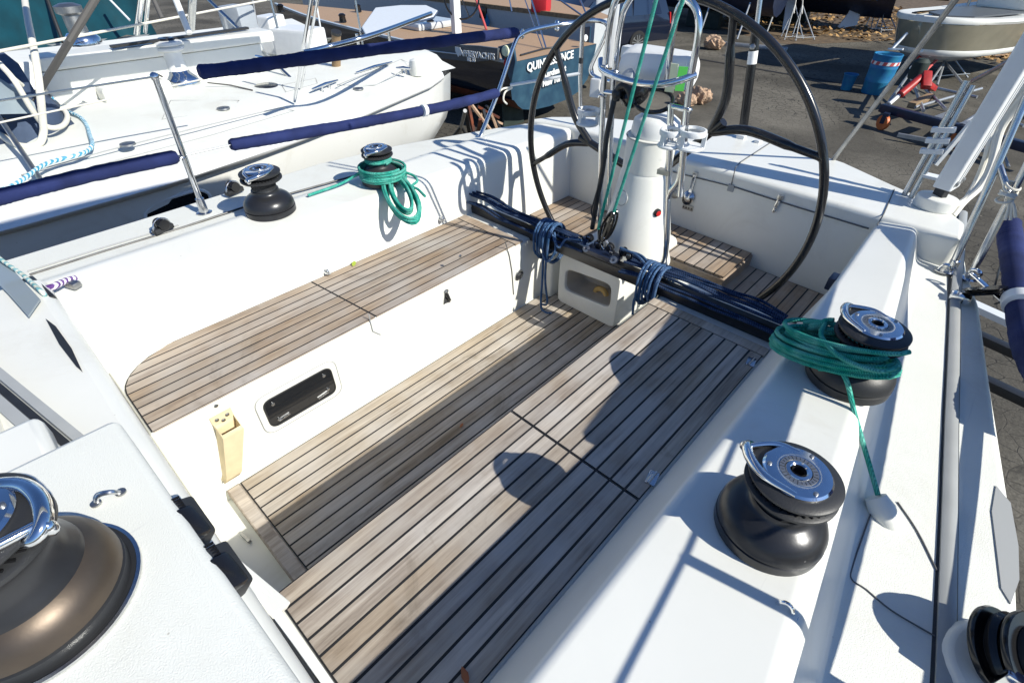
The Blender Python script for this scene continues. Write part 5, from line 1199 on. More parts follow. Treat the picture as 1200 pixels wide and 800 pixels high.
# white helm seat on the rail
hz = .62; q = [Zp(a, c_, hz) for a, c_ in ((424, 35), (440, 12), (470, 9), (500, 9), (513, 15), (508, 22), (470, 32), (430, 46))]
hs_ = MB().prism(q, (0, 0, .03)).build('helm_seat', 'white_plastic', ny, bevel=.012)
MB().tube([p + Vector((0, 0, .008)) for p in q], .012, 8, closed=True).build('edge_trim', 'slate_cover', hs_)
b = MB()
for a in ((455, 35), (418, 40)): p = Zp(a[0], a[1], hz); b.tube([p, Vector((p.x, p.y, .4))], .018, 10)
b.build('support', 'steel', hs_)
# small stern locker boxes / white buckets behind the rail
MB().box(Zp(352, 50, .55), (.5, .35, .3), Matrix.Rotation(.4, 3, 'Z'), .04).build('stern_bin', 'white_plastic', ny)
MB().box(Zp(283, 35, .7), (.28, .25, .45), Matrix.Rotation(.4, 3, 'Z'), .03).build('stern_bin', 'grey_plastic', ny)
MB().box(Zp(320, 40, .55), (.22, .3, .4), Matrix.Rotation(.4, 3, 'Z'), .03).build('stern_bin', 'white_plastic', ny)
# forward stanchion with blue lashing, lifelines
p, q = npost((48, 211), (-6, 130), .014, 'dull_steel', .40, nm='stanchion')
def nl(a, c_, z0, z1, r=.007, m='white_rope'): MB().tube([Zp(*a, z0), Zp(*c_, z1)], r, 8).build('lifeline', m, ny)
nl((-20, 148), (243, 92), .72, .80, .005); nl((-10, 62), (335, -4), 1.0, .95, .009)
# dodger: cloth, clear window, piping
dg = thing('spray_dodger', 'collapsed slate blue spray dodger with clear window and beige piping on the left yacht', 'spray dodger', Zp(40, 160, .45))
b = MB(); b.loft([[Zp(a, c_, z) for a, c_, z in row] for row in (((-40, 150, .40), (0, 186, .40), (30, 176, .41), (60, 168, .41), (104, 150, .41)), ((-40, 130, .50), (0, 150, .52), (30, 148, .55), (62, 140, .52), (101, 148, .42)), ((-40, 100, .60), (0, 135, .62), (30, 130, .62), (60, 118, .58), (85, 140, .45)), ((-30, 60, .75), (0, 58, .8), (22, 75, .75), (40, 105, .66), (62, 112, .5)))])
o = b.build('cloth', 'slate_cover', dg, angle=80); s_ = o.modifiers.new('thick', 'SOLIDIFY'); s_.thickness = .006
b = MB(); b.loft([[Zp(a, c_, z) for a, c_, z in row] for row in (((-30, 96, .80), (0, 92, .82), (20, 105, .78)), ((-30, 118, .72), (5, 118, .72), (40, 120, .68)), ((-30, 132, .66), (0, 134, .66), (44, 133, .62)))]); b.build('clear_window', 'clear_window', dg, angle=80)
def pip(pts, r, m='white_rope'): MB().tube(catmull([Zp(a, c_, z) for a, c_, z in pts], 6), r, 10).build('piping', m, dg)
pip([(28, -8, 1.15), (32, 20, 1.08), (40, 60, .95), (46, 100, .8), (50, 140, .6), (51, 155, .52), (46, 168, .46), (30, 172, .45), (10, 165, .47), (-20, 140, .52)], .022)
pip([(-10, 66, .95), (15, 92, .85), (35, 125, .68), (50, 145, .56), (62, 150, .52), (74, 147, .5), (79, 138, .5), (76, 130, .52), (70, 127, .54)], .017)
pip([(0, 74, .92), (14, 90, .86), (26, 100, .8)], .013)
tag(MB().tube([Zp(115, -6, 1.25), Zp(82, 48, 1.02), Zp(48, 104, .72)], .022, 8).build('dark_strap', 'grey_strap'), 'dark grey strap slanting across the blue dodger at the upper left', 'strap')
tag(MB().tube(catmull([Zp(50, 102, .73), Zp(30, 128, .62), Zp(15, 137, .6), Zp(0, 139, .6)], 5), .007, 8).build('tie_line', 'black_matte'), 'thin dark cord tied below the grey strap at the left edge', 'cord')
rope('flecked_rope', 'turquoise rope with white flecks looping across the left yacht deck to its stanchion', catmull([Zp(60, 114, 0.55), Zp(68, 124, 0.49), Zp(80, 131, 0.48), Zp(93, 137, 0.47), Zp(101, 146, 0.46), (Zp(105, 158, 0.45)), Zp(108, 168, 0.45), Zp(104, 176, 0.44), Zp(90, 182, 0.44), Zp(70, 187, 0.44), Zp(50, 194, 0.44), Zp(30, 208, 0.43), Zp(10, 220, 0.42), Zp(-15, 226, 0.41)], 6), .013, 'fleck_rope')
MB().tube([(-3.1, 2.9, 1.75), (-3.3, -4, 1.75)], .07, 16).build('boom', 'white_metal', ny)  # unseen boom and sail cover, added to shade the far coaming
MB().loft([[(x - 3.1, y, z) for x, z in rounded([(-.16, 1.70), (.16, 1.70), (.12, 2.2), (-.12, 2.2)], .08, 3)] for y in (1.3, -4)], closed=True, cap=True).build('sail_cover', 'navy_cloth', ny)
# ------------------------------------------------------------------ tarped boat beyond
tt = thing('tarp_covered_boat', 'boat under a big dark teal tarpaulin at the upper left corner', 'covered boat', (-13.5, 1.5, G))
a0, a1 = Dp(-60, 66, 9.2), Dp(184, 41, 9.2); up_ = Vector((-.9, -.1, 1.6)); back = Vector((-3.2, -.5, 0))
N = 14; rows = []
for j in range(7):
    f = j / 6; rows.append([a0 + (a1 - a0) * (i / N) + up_ * f * 1.3 + Vector((0, 0, .05 * math.sin(i * 1.7 + j))) + Vector((.06 * math.sin(i * 2.3 + j * .6), 0, 0)) for i in range(N + 1)])
rows.append([p + back * .6 + Vector((0, 0, .3)) for p in rows[-1]]); rows.append([p + back * .6 + Vector((0, 0, -1.6)) for p in rows[-1]])
MB().loft(rows).build('tarpaulin', 'teal_tarp', tt, angle=80)
h = [[a0 + (a1 - a0) * f + Vector((-.02 + dx, 0, dz)) for dx, dz in ((0, .02), (-.2, -.5), (-.8, -1.2), (-2, -1.5))] for f in (0, .3, .6, .9, 1.0)]
MB().loft(h).build('hull', 'grey_hull', tt, angle=60)
MB().tube([Dp(54, -5, 8.9), Dp(64, 24, 8.9), Dp(74, 50, 8.95)], .03, 8).build('tie_strap', 'black_matte', tt)
MB().tube([Dp(125, -4, 8.7), Dp(152, 24, 8.7)], .018, 8).build('frame_tube', 'white_metal', tt)

# ================================================================== DARK BLUE YACHT with lettering on its transom
qy = thing('moored_yacht', 'dark blue yacht with teak deck and gold white lettering on its transom', 'sailing yacht', (-11, 9.8, G))
QZ = -.5; YC = 9.75
def qhb(x): return lerp(x, [(-18.5, .15), (-16, .75), (-14, 1.1), (-11, 1.4), (-8, 1.45), (-6.45, 1.40)])
QX = [-18.5, -17, -15.5, -14, -12, -10, -8, -7, -6.5]
prof_ = [(1.0, 0), (1.0, -.12), (.985, -.4), (.92, -.72), (.72, -.95), (.4, -1.05), (0, -1.08)]
rows = []
for x in QX:
    hb = qhb(x); xx = lambda z: x + (.18 * z if x > -7.5 else 0)
    rows.append([(x + (.12 * z if x > -7.5 else 0), YC - hb * f, QZ + z) for f, z in prof_] + [(x + (.12 * z if x > -7.5 else 0), YC + hb * f, QZ + z) for f, z in prof_[::-1]])
MB().loft(rows).build('hull', 'dark_hull', qy, angle=60)
MB().face([(p[0] + .004, p[1], p[2]) for p in rows[-1]]).build('transom', 'blue_hull', qy)
st_ = [[(x, YC - qhb(x) * f - .006, QZ + z) for f, z in ((.998, -.50), (.985, -.66), (.95, -.78))] for x in QX]
MB().loft([[(x, YC - qhb(x) * f * 1.005 - .01, QZ + z) for f, z in ((.93, -.70), (.84, -.83), (.72, -.945))] for x in QX]).build('antifouling', 'red_bottom', qy)
MB().loft([[(x, YC - qhb(x), QZ + .003) , (x, YC + qhb(x), QZ + .003)] for x in QX]).build('teak_deck', 'teak_new', qy)
MB().loft([[(x, YC - qhb(x) - .03, QZ - .02), (x, YC - qhb(x) - .03, QZ + .03), (x, YC - qhb(x) + .05, QZ + .03)] for x in QX]).build('toe_rail', 'grey_hull', qy, angle=30)
tr_ = Vector((0, 1, 0)); upv = (Vector((.12, 0, 1))).normalized()
tn = tr_.cross(upv)
def qt(px, py): return Xp(px, py, -6.49)
pc = (qt(621, 79) + qt(669, 65)) / 2; pd = qt(669, 65) - qt(621, 79); pd.x = 0
sz = pd.length
text_mesh('QUINTESSENCE', .215, pc + Vector((.0, 0, 0)), pd, (0, -pd.z, pd.y), .004, .006).build('lettering', 'sign_white', qy, smooth=False)
c2 = qt(651, 84) ; text_mesh('Larchmont', .16, c2, pd, (0, -pd.z, pd.y), .004, .008).build('lettering', 'sign_white', qy, smooth=False)
c2 = qt(648, 95); text_mesh('New York', .16, c2, pd, (0, -pd.z, pd.y), .004, .008).build('lettering', 'sign_white', qy, smooth=False)
# grey hull reflection modelled as a fixed panel with maker lettering on the quarter
def qs(px, py): return Yp(px, py, YC - 1.53)
a_, c_ = qs(545, 62), qs(578, 66); dd = c_ - a_; dd.y = 0
text_mesh('SAFFIERYACHTS', .15, (a_ + c_) / 2 + Vector((0, -.09, 0)), dd, (-dd.z, 0, dd.x), .004, .004).build('lettering', 'sign_white', qy, smooth=False)
text_mesh('SE 33', .11, qs(556, 68) + Vector((0, -.09, -.02)), dd, (-dd.z, 0, dd.x), .004, .004).build('lettering', 'sign_white', qy, smooth=False)
c_ = qs(546, 61) + Vector((-.14, -.09, .0)); MB().prism([c_ + Vector((dx, 0, dz)) for dx, dz in ((-.08, .08), (.08, .08), (.08, 0), (0, -.10), (-.08, 0))], (0, -.006, 0)).build('shield_mark', 'sign_white', qy)
bd = [qs(a, c_) for a, c_ in ((490, 56), (520, 52), (560, 54), (583, 57), (583, 70), (555, 73), (520, 69), (500, 63))]
MB().prism([Vector((p.x, YC - 1.53, p.z)) for p in bd], (0, .06, 0)).build('quarter_reflection', 'panel_grey', qy)
MB().tube([Vector((p.x, YC - 1.545, p.z)) for p in (qs(495, 58.5), qs(538, 63.5))], .012, 6).build('spray_strip', 'white_metal', qy)
# corner wing of the transom
wq = [Yp(a, c_, YC - 1.43) for a, c_ in ((583, 55), (601, 50), (604, 72), (599, 98), (592, 80))]
MB().prism(wq, (0, .05, 0)).build('transom_wing', 'blue_hull', qy, bevel=.01)
c_ = Yp(593, 60, YC - 1.44); b = MB(); b.lathe([(.10, 0), (.09, .03), (.04, .04)], c_, (0, -1, .1), 20); o = b.build('stern_light', 'cream_label', qy)
b = MB(); b.prism([c_ + Vector((dx, -.01, dz)) for dx, dz in ((-.05, -.2), (.0, -.12), (.03, -.2), (0, -.35))], (0, -.01, 0)); b.build('emblem', 'sign_red', qy)
wq = [Yp(a, c_, YC + 1.40) for a, c_ in ((684, 32), (692, 31), (690, 55), (684, 70))]
MB().prism(wq, (0, .05, 0)).build('transom_wing', 'blue_hull', qy, bevel=.01)
MB().lathe([(.07, 0), (.06, .02), (0, .03)], Xp(686, 45, -6.4), (1, 0, 0), 16).build('hull_fitting', 'sign_white', qy)
# keel / rudder seen under the hull
r_ = Zp(615, 140, G + .4); rq = [(-6.75, YC - .5, QZ - .95), (-7.6, YC - .5, QZ - .98), (-7.5, YC - .5, G), (-6.9, YC - .5, G)]
kq = [Xp(a, c_, -7.0) for a, c_ in ((589, 122), (612, 119), (616, 160), (590, 160))]
MB().prism(kq, (-.12, .1, 0)).build('rudder', 'keel_green', qy, bevel=.02)
MB().box((-12, YC, -1.65), (1.8, .25, .6), None, .05).build('keel', 'dark_bottom', qy)
# helm of that yacht
hw = Xp(569, 4, -9.6); hp_ = thing_p = None
ped2 = MB(); pb_ = Zp(535, 36, QZ); pb_ = Vector((-9.75, Xp(535, 36, -9.75).y, QZ)); ped2.box(pb_ + Vector((0, 0, .5)), (.16, .22, 1.0), None, .04); ped2.build('helm_pedestal', 'white_metal', qy)
wcq = pb_ + Vector((.25, 0.35, .95)); wcq = Dp(541, -2, (pb_ - CAM).dot(FWD) - .4)
MB().torus(wcq, .42, .022, (1, -.5, .15), 48, 8).build('wheel', 'black_gloss', qy)
b = MB()
for k in range(3):
    q = Vector((1, -.5, .15)).normalized().to_track_quat('Z', 'Y').to_matrix(); d_ = q @ Vector((math.cos(2.1 * k + .9), math.sin(2.1 * k + .9), 0)); b.tube([wcq, wcq + d_ * .42], .014, 8)
b.build('wheel_spoke', 'black_gloss', qy)
MB().box(pb_ + Vector((-1.7, .2, .08)), (1.6, 1.3, .16), None, .06).build('cockpit_coaming', 'grey_hull', qy)
for px, py in ((505, 33), (495, 30), (445, 20), (330, 14), (420, 14), (402, 26)):
    p = Zp(px, py, QZ + .02); MB().lathe([(.1, 0), (.08, .12), (.1, .16), (.05, .2)], p, n=16).build('deck_winch', 'black_gloss', qy)
for a, c_, t_ in (((640, 57), (621, -6), .018), ((636, 57), (613, -6), .012), ((570, 35), (556, -6), .03)):
    p = Zp(a[0], a[1], QZ + .01); d0 = (p - CAM).dot(FWD); MB().tube([p, Dp(c_[0], c_[1], d0 * 1.0)], t_, 8).build('backstay', 'red_label' if t_ > .02 else 'steel', qy)
MB().tube(catmull([Zp(610, 65, QZ + .02), Zp(628, 60, QZ + .02), Zp(640, 57, QZ + .02), Zp(655, 55, QZ + .02)], 4), .02, 6).build('deck_line', 'black_matte', qy)
# ------------------------------------------------------------------ grey yacht behind it
gy = thing('grey_yacht', 'pale grey yacht with brown toe rail lying behind the lettered transom', 'sailing yacht', (-12, 14, G))
gz = -.25
def ghb(x): return lerp(x, [(-22, .2), (-18, 1.2), (-13, 1.7), (-9, .9), (-7.7, .45), (-7.5, .38)])
GX = [-22, -20, -18, -16, -14, -12, -10, -9, -8.2, -7.7, -7.5]; GYC = 14.1
def gyc(x): return 12.45 + ghb(x)
pf_ = [(1, 0), (1, -.1), (.97, -.6), (.85, -1.0), (.5, -1.3), (0, -1.4)]
rows = [[(x, gyc(x) - ghb(x) * f, gz + z) for f, z in pf_] + [(x, gyc(x) + ghb(x) * f, gz + z) for f, z in pf_[::-1]] for x in GX]
MB().loft(rows, cap=False).build('hull', 'grey_hull', gy, angle=60); MB().face(rows[-1]).build('transom', 'grey_hull', gy)
MB().loft([[(x, gyc(x) - ghb(x), gz), (x, gyc(x) + ghb(x), gz)] for x in GX]).build('deck', 'teak_new', gy)
MB().loft([[(x, gyc(x) - ghb(x) - .02, gz - .04), (x, gyc(x) - ghb(x) - .02, gz + .06), (x, gyc(x) - ghb(x) + .06, gz + .06)] for x in GX]).build('toe_rail', 'wood_block', gy, angle=30)
for a, c_ in (((600, 14), (596, -5)), ((690, 24), (650, -4)), ((690, 24), (680, 0))):
    p = Zp(*a, gz + .05); MB().tube([p, Dp(c_[0], c_[1], (p - CAM).dot(FWD))], .02, 6).build('stay', 'steel', gy)
p = Zp(634, 12, gz + .05); MB().box(p + Vector((0, 0, .2)), (.45, .5, .5), Matrix.Rotation(.4, 3, 'Z'), .08).build('red_cover', 'sign_red', gy)
b = MB(); b.box(Yp(566, 15, 12.4), (.25, .1, .3), None, .04); b.build('hull_vent', 'black_gloss', gy)
c_ = Yp(571, 26, 12.42); b = MB(); b.prism([c_ + Vector((dx, -.02, dz)) for dx, dz in ((0, .2), (.14, 0), (0, -.2), (-.14, 0))], (0, -.01, 0)); b.build('blue_emblem', 'drum_blue', gy)
# dark hull far behind
dy = thing('dark_boat', 'big black and navy boat hull in shadow at the top behind the car', 'boat', (-8, 33, G))
DX = [-20, -17, -12, -8, -5.5, -4.5]
rows = [[(x, 30 - lerp(x, [(-20, .2), (-17, 1.2), (-8, 1.6), (-4.5, .6)]) * f, z) for f, z in ((1, 2.2), (1, .4), (.9, -.4), (.6, -1.0), (.2, -1.3))] for x in DX]
rows2 = [[(x, y - .5, z - .15) for x, y, z in r] for r in rows]
MB().loft(rows2).build('hull', 'navy_paint', dy, angle=60)
MB().loft([[(x, 29.5 - lerp(x, [(-20, .2), (-17, 1.2), (-8, 1.6), (-4.5, .6)]), 2.05), (x, 32, 2.05)] for x in DX]).build('deck', 'gelcoat', dy)
MB().box((-9, 29.5, -1.6), (2.4, .5, .9), None, .1).build('keel', 'keel_green', dy)

# second dark hull, right of the car
d2 = thing('laid_up_boat', 'dark navy boat hull on stands right of the car, standing in shade', 'boat', (-10, 24.5, G))
DX2 = [-15, -13.5, -11, -9, -8, -7.5]
hb2 = lambda x: lerp(x, [(-15, .2), (-13.5, .8), (-11, 1.2), (-8, 1.1), (-7.5, .9)])
rows = [[(x, 24.7 - hb2(x) * f, z) for f, z in ((1, 1.6), (1.02, .4), (.95, -.3), (.75, -.85), (.4, -1.15), (0, -1.25))] + [(x, 24.7 + hb2(x) * f, z) for f, z in ((.4, -1.15), (.75, -.85), (.95, -.3), (1.02, .4), (1, 1.6))] for x in DX2]
MB().loft(rows).build('hull', 'navy_paint', d2, angle=60); MB().face(rows[-1]).build('transom', 'navy_paint', d2)
MB().loft([[r[0], r[-1]] for r in rows]).build('deck', 'gelcoat', d2)
MB().box((-10.5, 24.7, -1.55), (1.5, .3, .68), None, .05).build('keel', 'keel_green', d2)
for x_, y_ in ((-8.3, 23.5), (-9.8, 23.3), (-8.0, 25.6)): MB().tube([(x_ + .1, y_ - .4, G), (x_, y_ + .25, -.75)], .035, 8).build('prop', 'galv', d2)
# ================================================================== CAR
car_ = thing('parked_car', 'black estate car parked with its tail lamp toward the yacht, behind the wheel', 'car', (-10.4, 17.2, G))
tyre = Zp(744, 65, G); rearc = Zp(793, 59, G)
fwd_ = (tyre - rearc).normalized(); lat_ = Vector((fwd_.y, -fwd_.x, 0))   # lat_ points away from the viewer side
near = Vector((-fwd_.y, fwd_.x, 0))
if near.dot(CAM - tyre) < 0: near = -near
CO = tyre + Vector((0, 0, 0)); CO.z = G
def cp(l, s, z): return CO + fwd_ * (l * (1.35 if l < 0 else 1.08)) + near * s * 1.05 + Vector((0, 0, z * 1.08))
def csec(l, zt, w0=0.0, zb=.35, roof=None):
    # closed section across the car
    zz = [(0, zb), (.02, zb + .1), (.04, .75), (.0, 1.0), (-.16, zt), (-.3, zt + .03)]
    A = [cp(l, s, z) for s, z in zz]; B = [cp(l, -1.9 - s + .04, z) for s, z in zz[::-1]]
    return A + B
body = [(-1.02, .95), (-.98, 1.02), (-.8, 1.55), (-.3, 1.66), (.8, 1.70), (1.8, 1.66), (2.5, 1.15), (3.3, 1.0), (3.75, .85), (3.8, .7)]
MB().loft([csec(l, z) for l, z in body], closed=True, cap=True).build('body', 'car_paint', car_, angle=40)
b = MB()
b.prism([cp(l, -.03 + s, z) for l, s, z in ((-.7, 0, 1.08), (.25, 0, 1.08), (.25, -.07, 1.48), (-.55, -.07, 1.48))], near * .02)
b.prism([cp(l, -.03 + s, z) for l, s, z in ((.33, 0, 1.08), (1.3, 0, 1.08), (1.3, -.07, 1.5), (.33, -.07, 1.5))], near * .02)
b.prism([cp(l, -.03 + s, z) for l, s, z in ((1.38, 0, 1.08), (2.25, 0, 1.08), (1.75, -.07, 1.5), (1.38, -.07, 1.5))], near * .02)
b.build('side_window', 'glass_dark', car_)
b = MB(); b.prism([cp(-.99, -.15, 1.08), cp(-.99, -1.75, 1.08), cp(-.80, -1.65, 1.5), cp(-.80, -.25, 1.5)], fwd_ * -.02); b.build('rear_window', 'glass_dark', car_)
b = MB(); b.bar(cp(-1.05, .02, .5), cp(-1.05, -1.9, .5), .14, .22, bev=.04); b.build('bumper', 'car_grey', car_)
b = MB(); b.prism([cp(-1.0, .035, .8), cp(-1.0, -.12, .8), cp(-.95, -.12, 1.1), cp(-.95, .02, 1.1)], fwd_ * -.04); b.build('tail_lamp', 'red_plastic', car_)
b = MB(); b.prism([cp(-1.03, -1.2, .72), cp(-1.03, -.72, .72), cp(-1.02, -.72, .86), cp(-1.02, -1.2, .86)], fwd_ * -.02); b.build('number_plate', 'sign_white', car_)
def cwheel(l, s):
    c_ = cp(l, s, .36); w_ = MB().lathe([(.20, -.11), (.34, -.11), (.36, -.06), (.36, .06), (.34, .11), (.20, .11)], c_, near, 36).build('wheel', 'rubber', car_)
    MB().lathe([(.235, .085), (.24, .112), (.22, .115), (.21, .09)], c_, near, 36, cap=False).build('rim', 'chrome', w_)
    b = MB()
    for k in range(5):
        a = 2 * PI * k / 5 + .3; d_ = fwd_ * math.cos(a) + Vector((0, 0, 1)) * math.sin(a); e_ = fwd_ * -math.sin(a) + Vector((0, 0, 1)) * math.cos(a)
        for sg in (-1, 1): b.bar(c_ + near * .105 + e_ * .02 * sg, c_ + near * .105 + d_ * .225 + e_ * .05 * sg, .03, .02, up=near)
    b.lathe([(.055, .09), (.05, .118), (0, .12)], c_, near, 16); b.build('spoke', 'alloy', w_)
    MB().lathe([(.21, .04), (0, .04)], c_, near, 24, cap=False).build('hub_shade', 'black_matte', w_)
cwheel(0, -.05); cwheel(2.75, -.05); cwheel(0, -1.85); cwheel(2.75, -1.85)
# white tank beside the car
tk = Dp(712, 8, 15.2); t = MB().box((tk.x, tk.y, (tk.z + G) / 2 + .25), (.7, .55, tk.z - G + .5), Matrix.Rotation(.6, 3, 'Z'), .08).build('white_tank', 'white_plastic'); tag(t, 'white upright tank partly behind the top of the black wheel rim', 'tank')
# bags
def bag(label, p, s):
    b = MB(); b.ball(p + Vector((0, 0, .27 * s)), .36 * s, (1.35, .85, .78), 4); rnd = random.Random(int(s * 77))
    from mathutils import noise
    for v_ in b.bm.verts: v_.co += (v_.co - p).normalized() * .16 * s * (1 - 2 * abs(noise.noise(v_.co * 3.2 / s))) + (v_.co - p).normalized() * .10 * s * (.5 - abs(noise.noise(v_.co * 8 / s))) * 1.6
    tag(b.build('paper_sack', 'bag_paper', angle=18), label, 'sack')
bag('crumpled brown paper sack on the asphalt behind the car bumper', Zp(835, 58, G), .62)
bag('crumpled brown paper sack on the asphalt seen just right of the pedestal guard', Zp(818, 121, G), .52)
bag('brown paper sack glimpsed low between the right guard leg and the compass hoop', Zp(803, 124, G), .42)
# painted kerb line across the yard
for a, c_ in (((828, 71), (905, 84)),):
    p, q = Zp(*a, G + .006), Zp(*c_, G + .006); d = (q - p).normalized(); MB().bar(p - d * 8, q + d * 3, .14, .008).build('pavement_seam', 'rubber')['kind'] = 'structure'
p, q = Zp(846, 51, G + .05), Zp(900, 56, G + .05); MB().bar(p - (q - p) * .1, q + (q - p) * .4, .25, .12, bev=.02).build('kerb', 'galv')['kind'] = 'structure'
# ================================================================== DRUM + BUCKET
db = Zp(1022, 108, G); t = thing('blue_drum', 'tall blue plastic drum with a red and white band of tape on the asphalt', 'drum', db)
db = Zp(1023, 109, G)
MB().lathe([(.29, 0), (.30, .02), (.305, .28), (.315, .30), (.31, .32), (.315, .6), (.325, .62), (.32, .64), (.325, .90), (.335, .92), (.33, .935), (.31, .935), (.305, .90)], db, n=40, cap=False).build('shell', 'drum_blue', t, angle=50)
MB().lathe([(.306, .80), (.0, .78)], db, n=40, cap=False).build('contents', 'sign_white', t)
b = MB(); b.lathe([(.326, .70), (.328, .78)], db, n=40, cap=False); b.build('tape_band', 'sign_white', t)
b = MB()
for k in range(12):
    a = 2 * PI * k / 12; A = [a + .02, a + .16, a + .30]; 
    b.loft([[db + Vector((.3295 * math.cos(a_ + .08 * f), .3295 * math.sin(a_ + .08 * f), .70 + .08 * f)) for f in (0, .5, 1)] for a_ in A])
b.build('tape_stripe', 'red_label', t)
bb = Zp(991, 105, G); t = thing('blue_bucket', 'small dark blue bucket in the shade left of the drum', 'bucket', bb)
MB().lathe([(.13, 0), (.17, .36), (.18, .37), (.18, .39), (.165, .385), (.13, .03), (0, .03)], bb, n=32, cap=False).build('pail', 'drum_blue', t, angle=40)
MB().tube([bb + Vector((.175 * math.cos(a), .175 * math.sin(a) * .3 + .1, .36 - .12 * abs(math.sin(a)))) for a in [PI * k / 12 for k in range(13)]], .006, 6).build('handle', 'steel', t)
# ================================================================== MOTORBOAT
mbt = thing('motorboat', 'tan and white motorboat with its bow toward the yacht, propped on stands', 'motorboat', (-1.6, 22, G))
GZ = -.30
gun = [(1046, 2), (1045, 12), (1052, 20), (1066, 25), (1082, 26.5), (1100, 25), (1130, 18), (1165, 10), (1200, 2), (1240, -8)]
g2 = [Zp(a, c_, GZ) for a, c_ in gun]
# plan outline symmetric about a centre line through the bow
bow = Vector((-1.75, 18.35, 0)); aft = Vector((.28, 1, 0)).normalized(); sid = Vector((aft.y, -aft.x, 0))
def mhb(s): return lerp(s, [(0, .10), (.12, .42), (.4, .72), (.9, .98), (1.8, 1.15), (3, 1.22), (6.5, 1.22)])
MS = [0, .12, .3, .6, 1, 1.6, 2.4, 3.4, 4.6, 6.5]
def msec(s, sgn, L):
    hb = mhb(s); o_ = bow + aft * s
    return [o_ + sid * sgn * hb * f + aft * (da * max(0, 1 - s / 2.2)) + Vector((0, 0, GZ + z + .10 * max(0, 1 - s / 3))) for f, z, da in L]
LW = [(.70, .02, .30), (.93, .05, .02), (1.03, .03, 0), (1.06, -.03, 0), (1.03, -.09, .01)]
LH = [(1.02, -.10, .02), (.99, -.22, .06), (.95, -.42, .16), (.90, -.62, .28), (.88, -.72, .34)]
LS = [(.885, -.70, .33), (.90, -.76, .34), (.87, -.82, .40), (.84, -.85, .44)]
LB = [(.84, -.85, .44), (.5, -.98, .62), (.2, -1.10, .80), (0, -1.16, .9)]
for nm, L, m_ in (('gunwale', LW, 'gelcoat'), ('topside', LH, 'tan_hull'), ('chine_strip', LS, 'gelcoat'), ('bottom', LB, 'bottom_paint')):
    b = MB()
    for sgn in (-1, 1): b.loft([msec(s, sgn, L) for s in MS])
    b.loft([[a for a in msec(0, -1, L)], [a for a in msec(0, 1, L)]]); b.build(nm, m_, mbt, angle=50)
b = MB(); b.loft([[bow + aft * s + sid * sgn * mhb(s) * .72 + aft * .25 * max(0, 1 - s / 2.2) + Vector((0, 0, GZ - .01)) for sgn in (-1, -.5, 0, .5, 1)] for s in MS]); b.build('foredeck', 'gelcoat', mbt)
b = MB(); b.prism([bow + aft * s + sid * f + Vector((0, 0, GZ + .03)) for s, f in ((1.6, -.55), (1.2, 0), (1.6, .55), (4, .8), (4, -.8))], (0, 0, .04)); b.build('cockpit_cover', 'panel_grey', mbt)
cab = [bow + aft * s + sid * f for s, f in ((4.6, -.75), (4.6, .75), (6.4, .95), (6.4, -.95))]  # unseen cabin, hard top and posts, added to widen the shadow on the asphalt
MB().prism([p + Vector((0, 0, GZ + .02)) for p in cab], (0, 0, 1.5)).build('cabin', 'gelcoat', mbt, bevel=.06)
MB().prism([p * 1 + Vector((0, 0, GZ + 2.0)) for p in [bow + aft * s + sid * f for s, f in ((2.0, -.95), (2.0, .95), (6.2, 1.1), (6.2, -1.1))]], (0, 0, .35)).build('shadow_hard_top', 'gelcoat', mbt, bevel=.05)
for s_, f_ in ((4.4, -.85), (4.4, .85), (5.9, 1.0), (5.9, -1.0)): MB().tube([bow + aft * s_ + sid * f_ + Vector((0, 0, GZ)), bow + aft * s_ + sid * f_ + Vector((0, 0, GZ + 2.0))], .04, 8).build('shadow_top_post', 'steel', mbt)
b = MB(); k = Zp(1098, 30, GZ - .1); b.bar(bow + Vector((-.1, -.05, GZ - .25)), bow + Vector((-.25, -.25, GZ - .6)), .04, .05); b.bar(bow + Vector((-.35, -.2, GZ - .62)), bow + Vector((.0, -.3, GZ - .58)), .05, .04); b.build('bow_bracket', 'white_metal', mbt)
b = MB(); b.tube([bow + aft * .2 + sid * -.3 + Vector((0, 0, GZ + .14)), bow + aft * .2 + sid * -.2 + Vector((0, 0, GZ + .14))], .03, 8); b.tube([bow + aft * 1.0 + sid * .7 + Vector((0, 0, GZ + .1)), bow + aft * 1.15 + sid * .73 + Vector((0, 0, GZ + .1))], .02, 8); b.build('deck_cleat', 'black_gloss', mbt)
MB().tube(catmull([Zp(1080, 60, -.95), Zp(1086, 55, -.9), Zp(1092, 60, -.98), Zp(1090, 65, -1.05)], 4), .04, 8).build('drain_hose', 'sign_white', mbt)
# jack stands
def jack(label, foot, top, r=.5, m='galv', group='boat jack stands', pad='blue_hull', skip_pad=False):
    t = thing('jack_stand', label, 'boat stand', foot, group); f = Vector(foot); tp = Vector(top)
    for k in range(3):
        a = 2 * PI * k / 3 + .5; MB().tube([f + Vector((r * math.cos(a), r * math.sin(a), .02)), f * .25 + tp * .75], .022, 8).build('leg', m, t)
    b = MB(); b.tube([f + Vector((r * math.cos(a), r * math.sin(a), .12)) for a in [2 * PI * k / 3 + .5 for k in range(3)]], .014, 6, closed=True); b.build('brace', m, t)
    MB().tube([f * .45 + tp * .55, tp], .028, 10).build('screw_post', 'dull_steel', t)
    if not skip_pad: MB().box(tp, (.34, .34, .05), Matrix.Rotation(.5, 3, 'X') @ Matrix.Rotation(.4, 3, 'Y'), .01).build('pad', pad, t)
    return t
pad = Dp(1117, 52, 14.9)
fj = Zp(1112, 104, G)
jack('steel jack stand with a big blue pad under the motorboat bow', (pad.x + .05, pad.y - .2, G), pad, .75, 'galv', None, 'navy_paint')
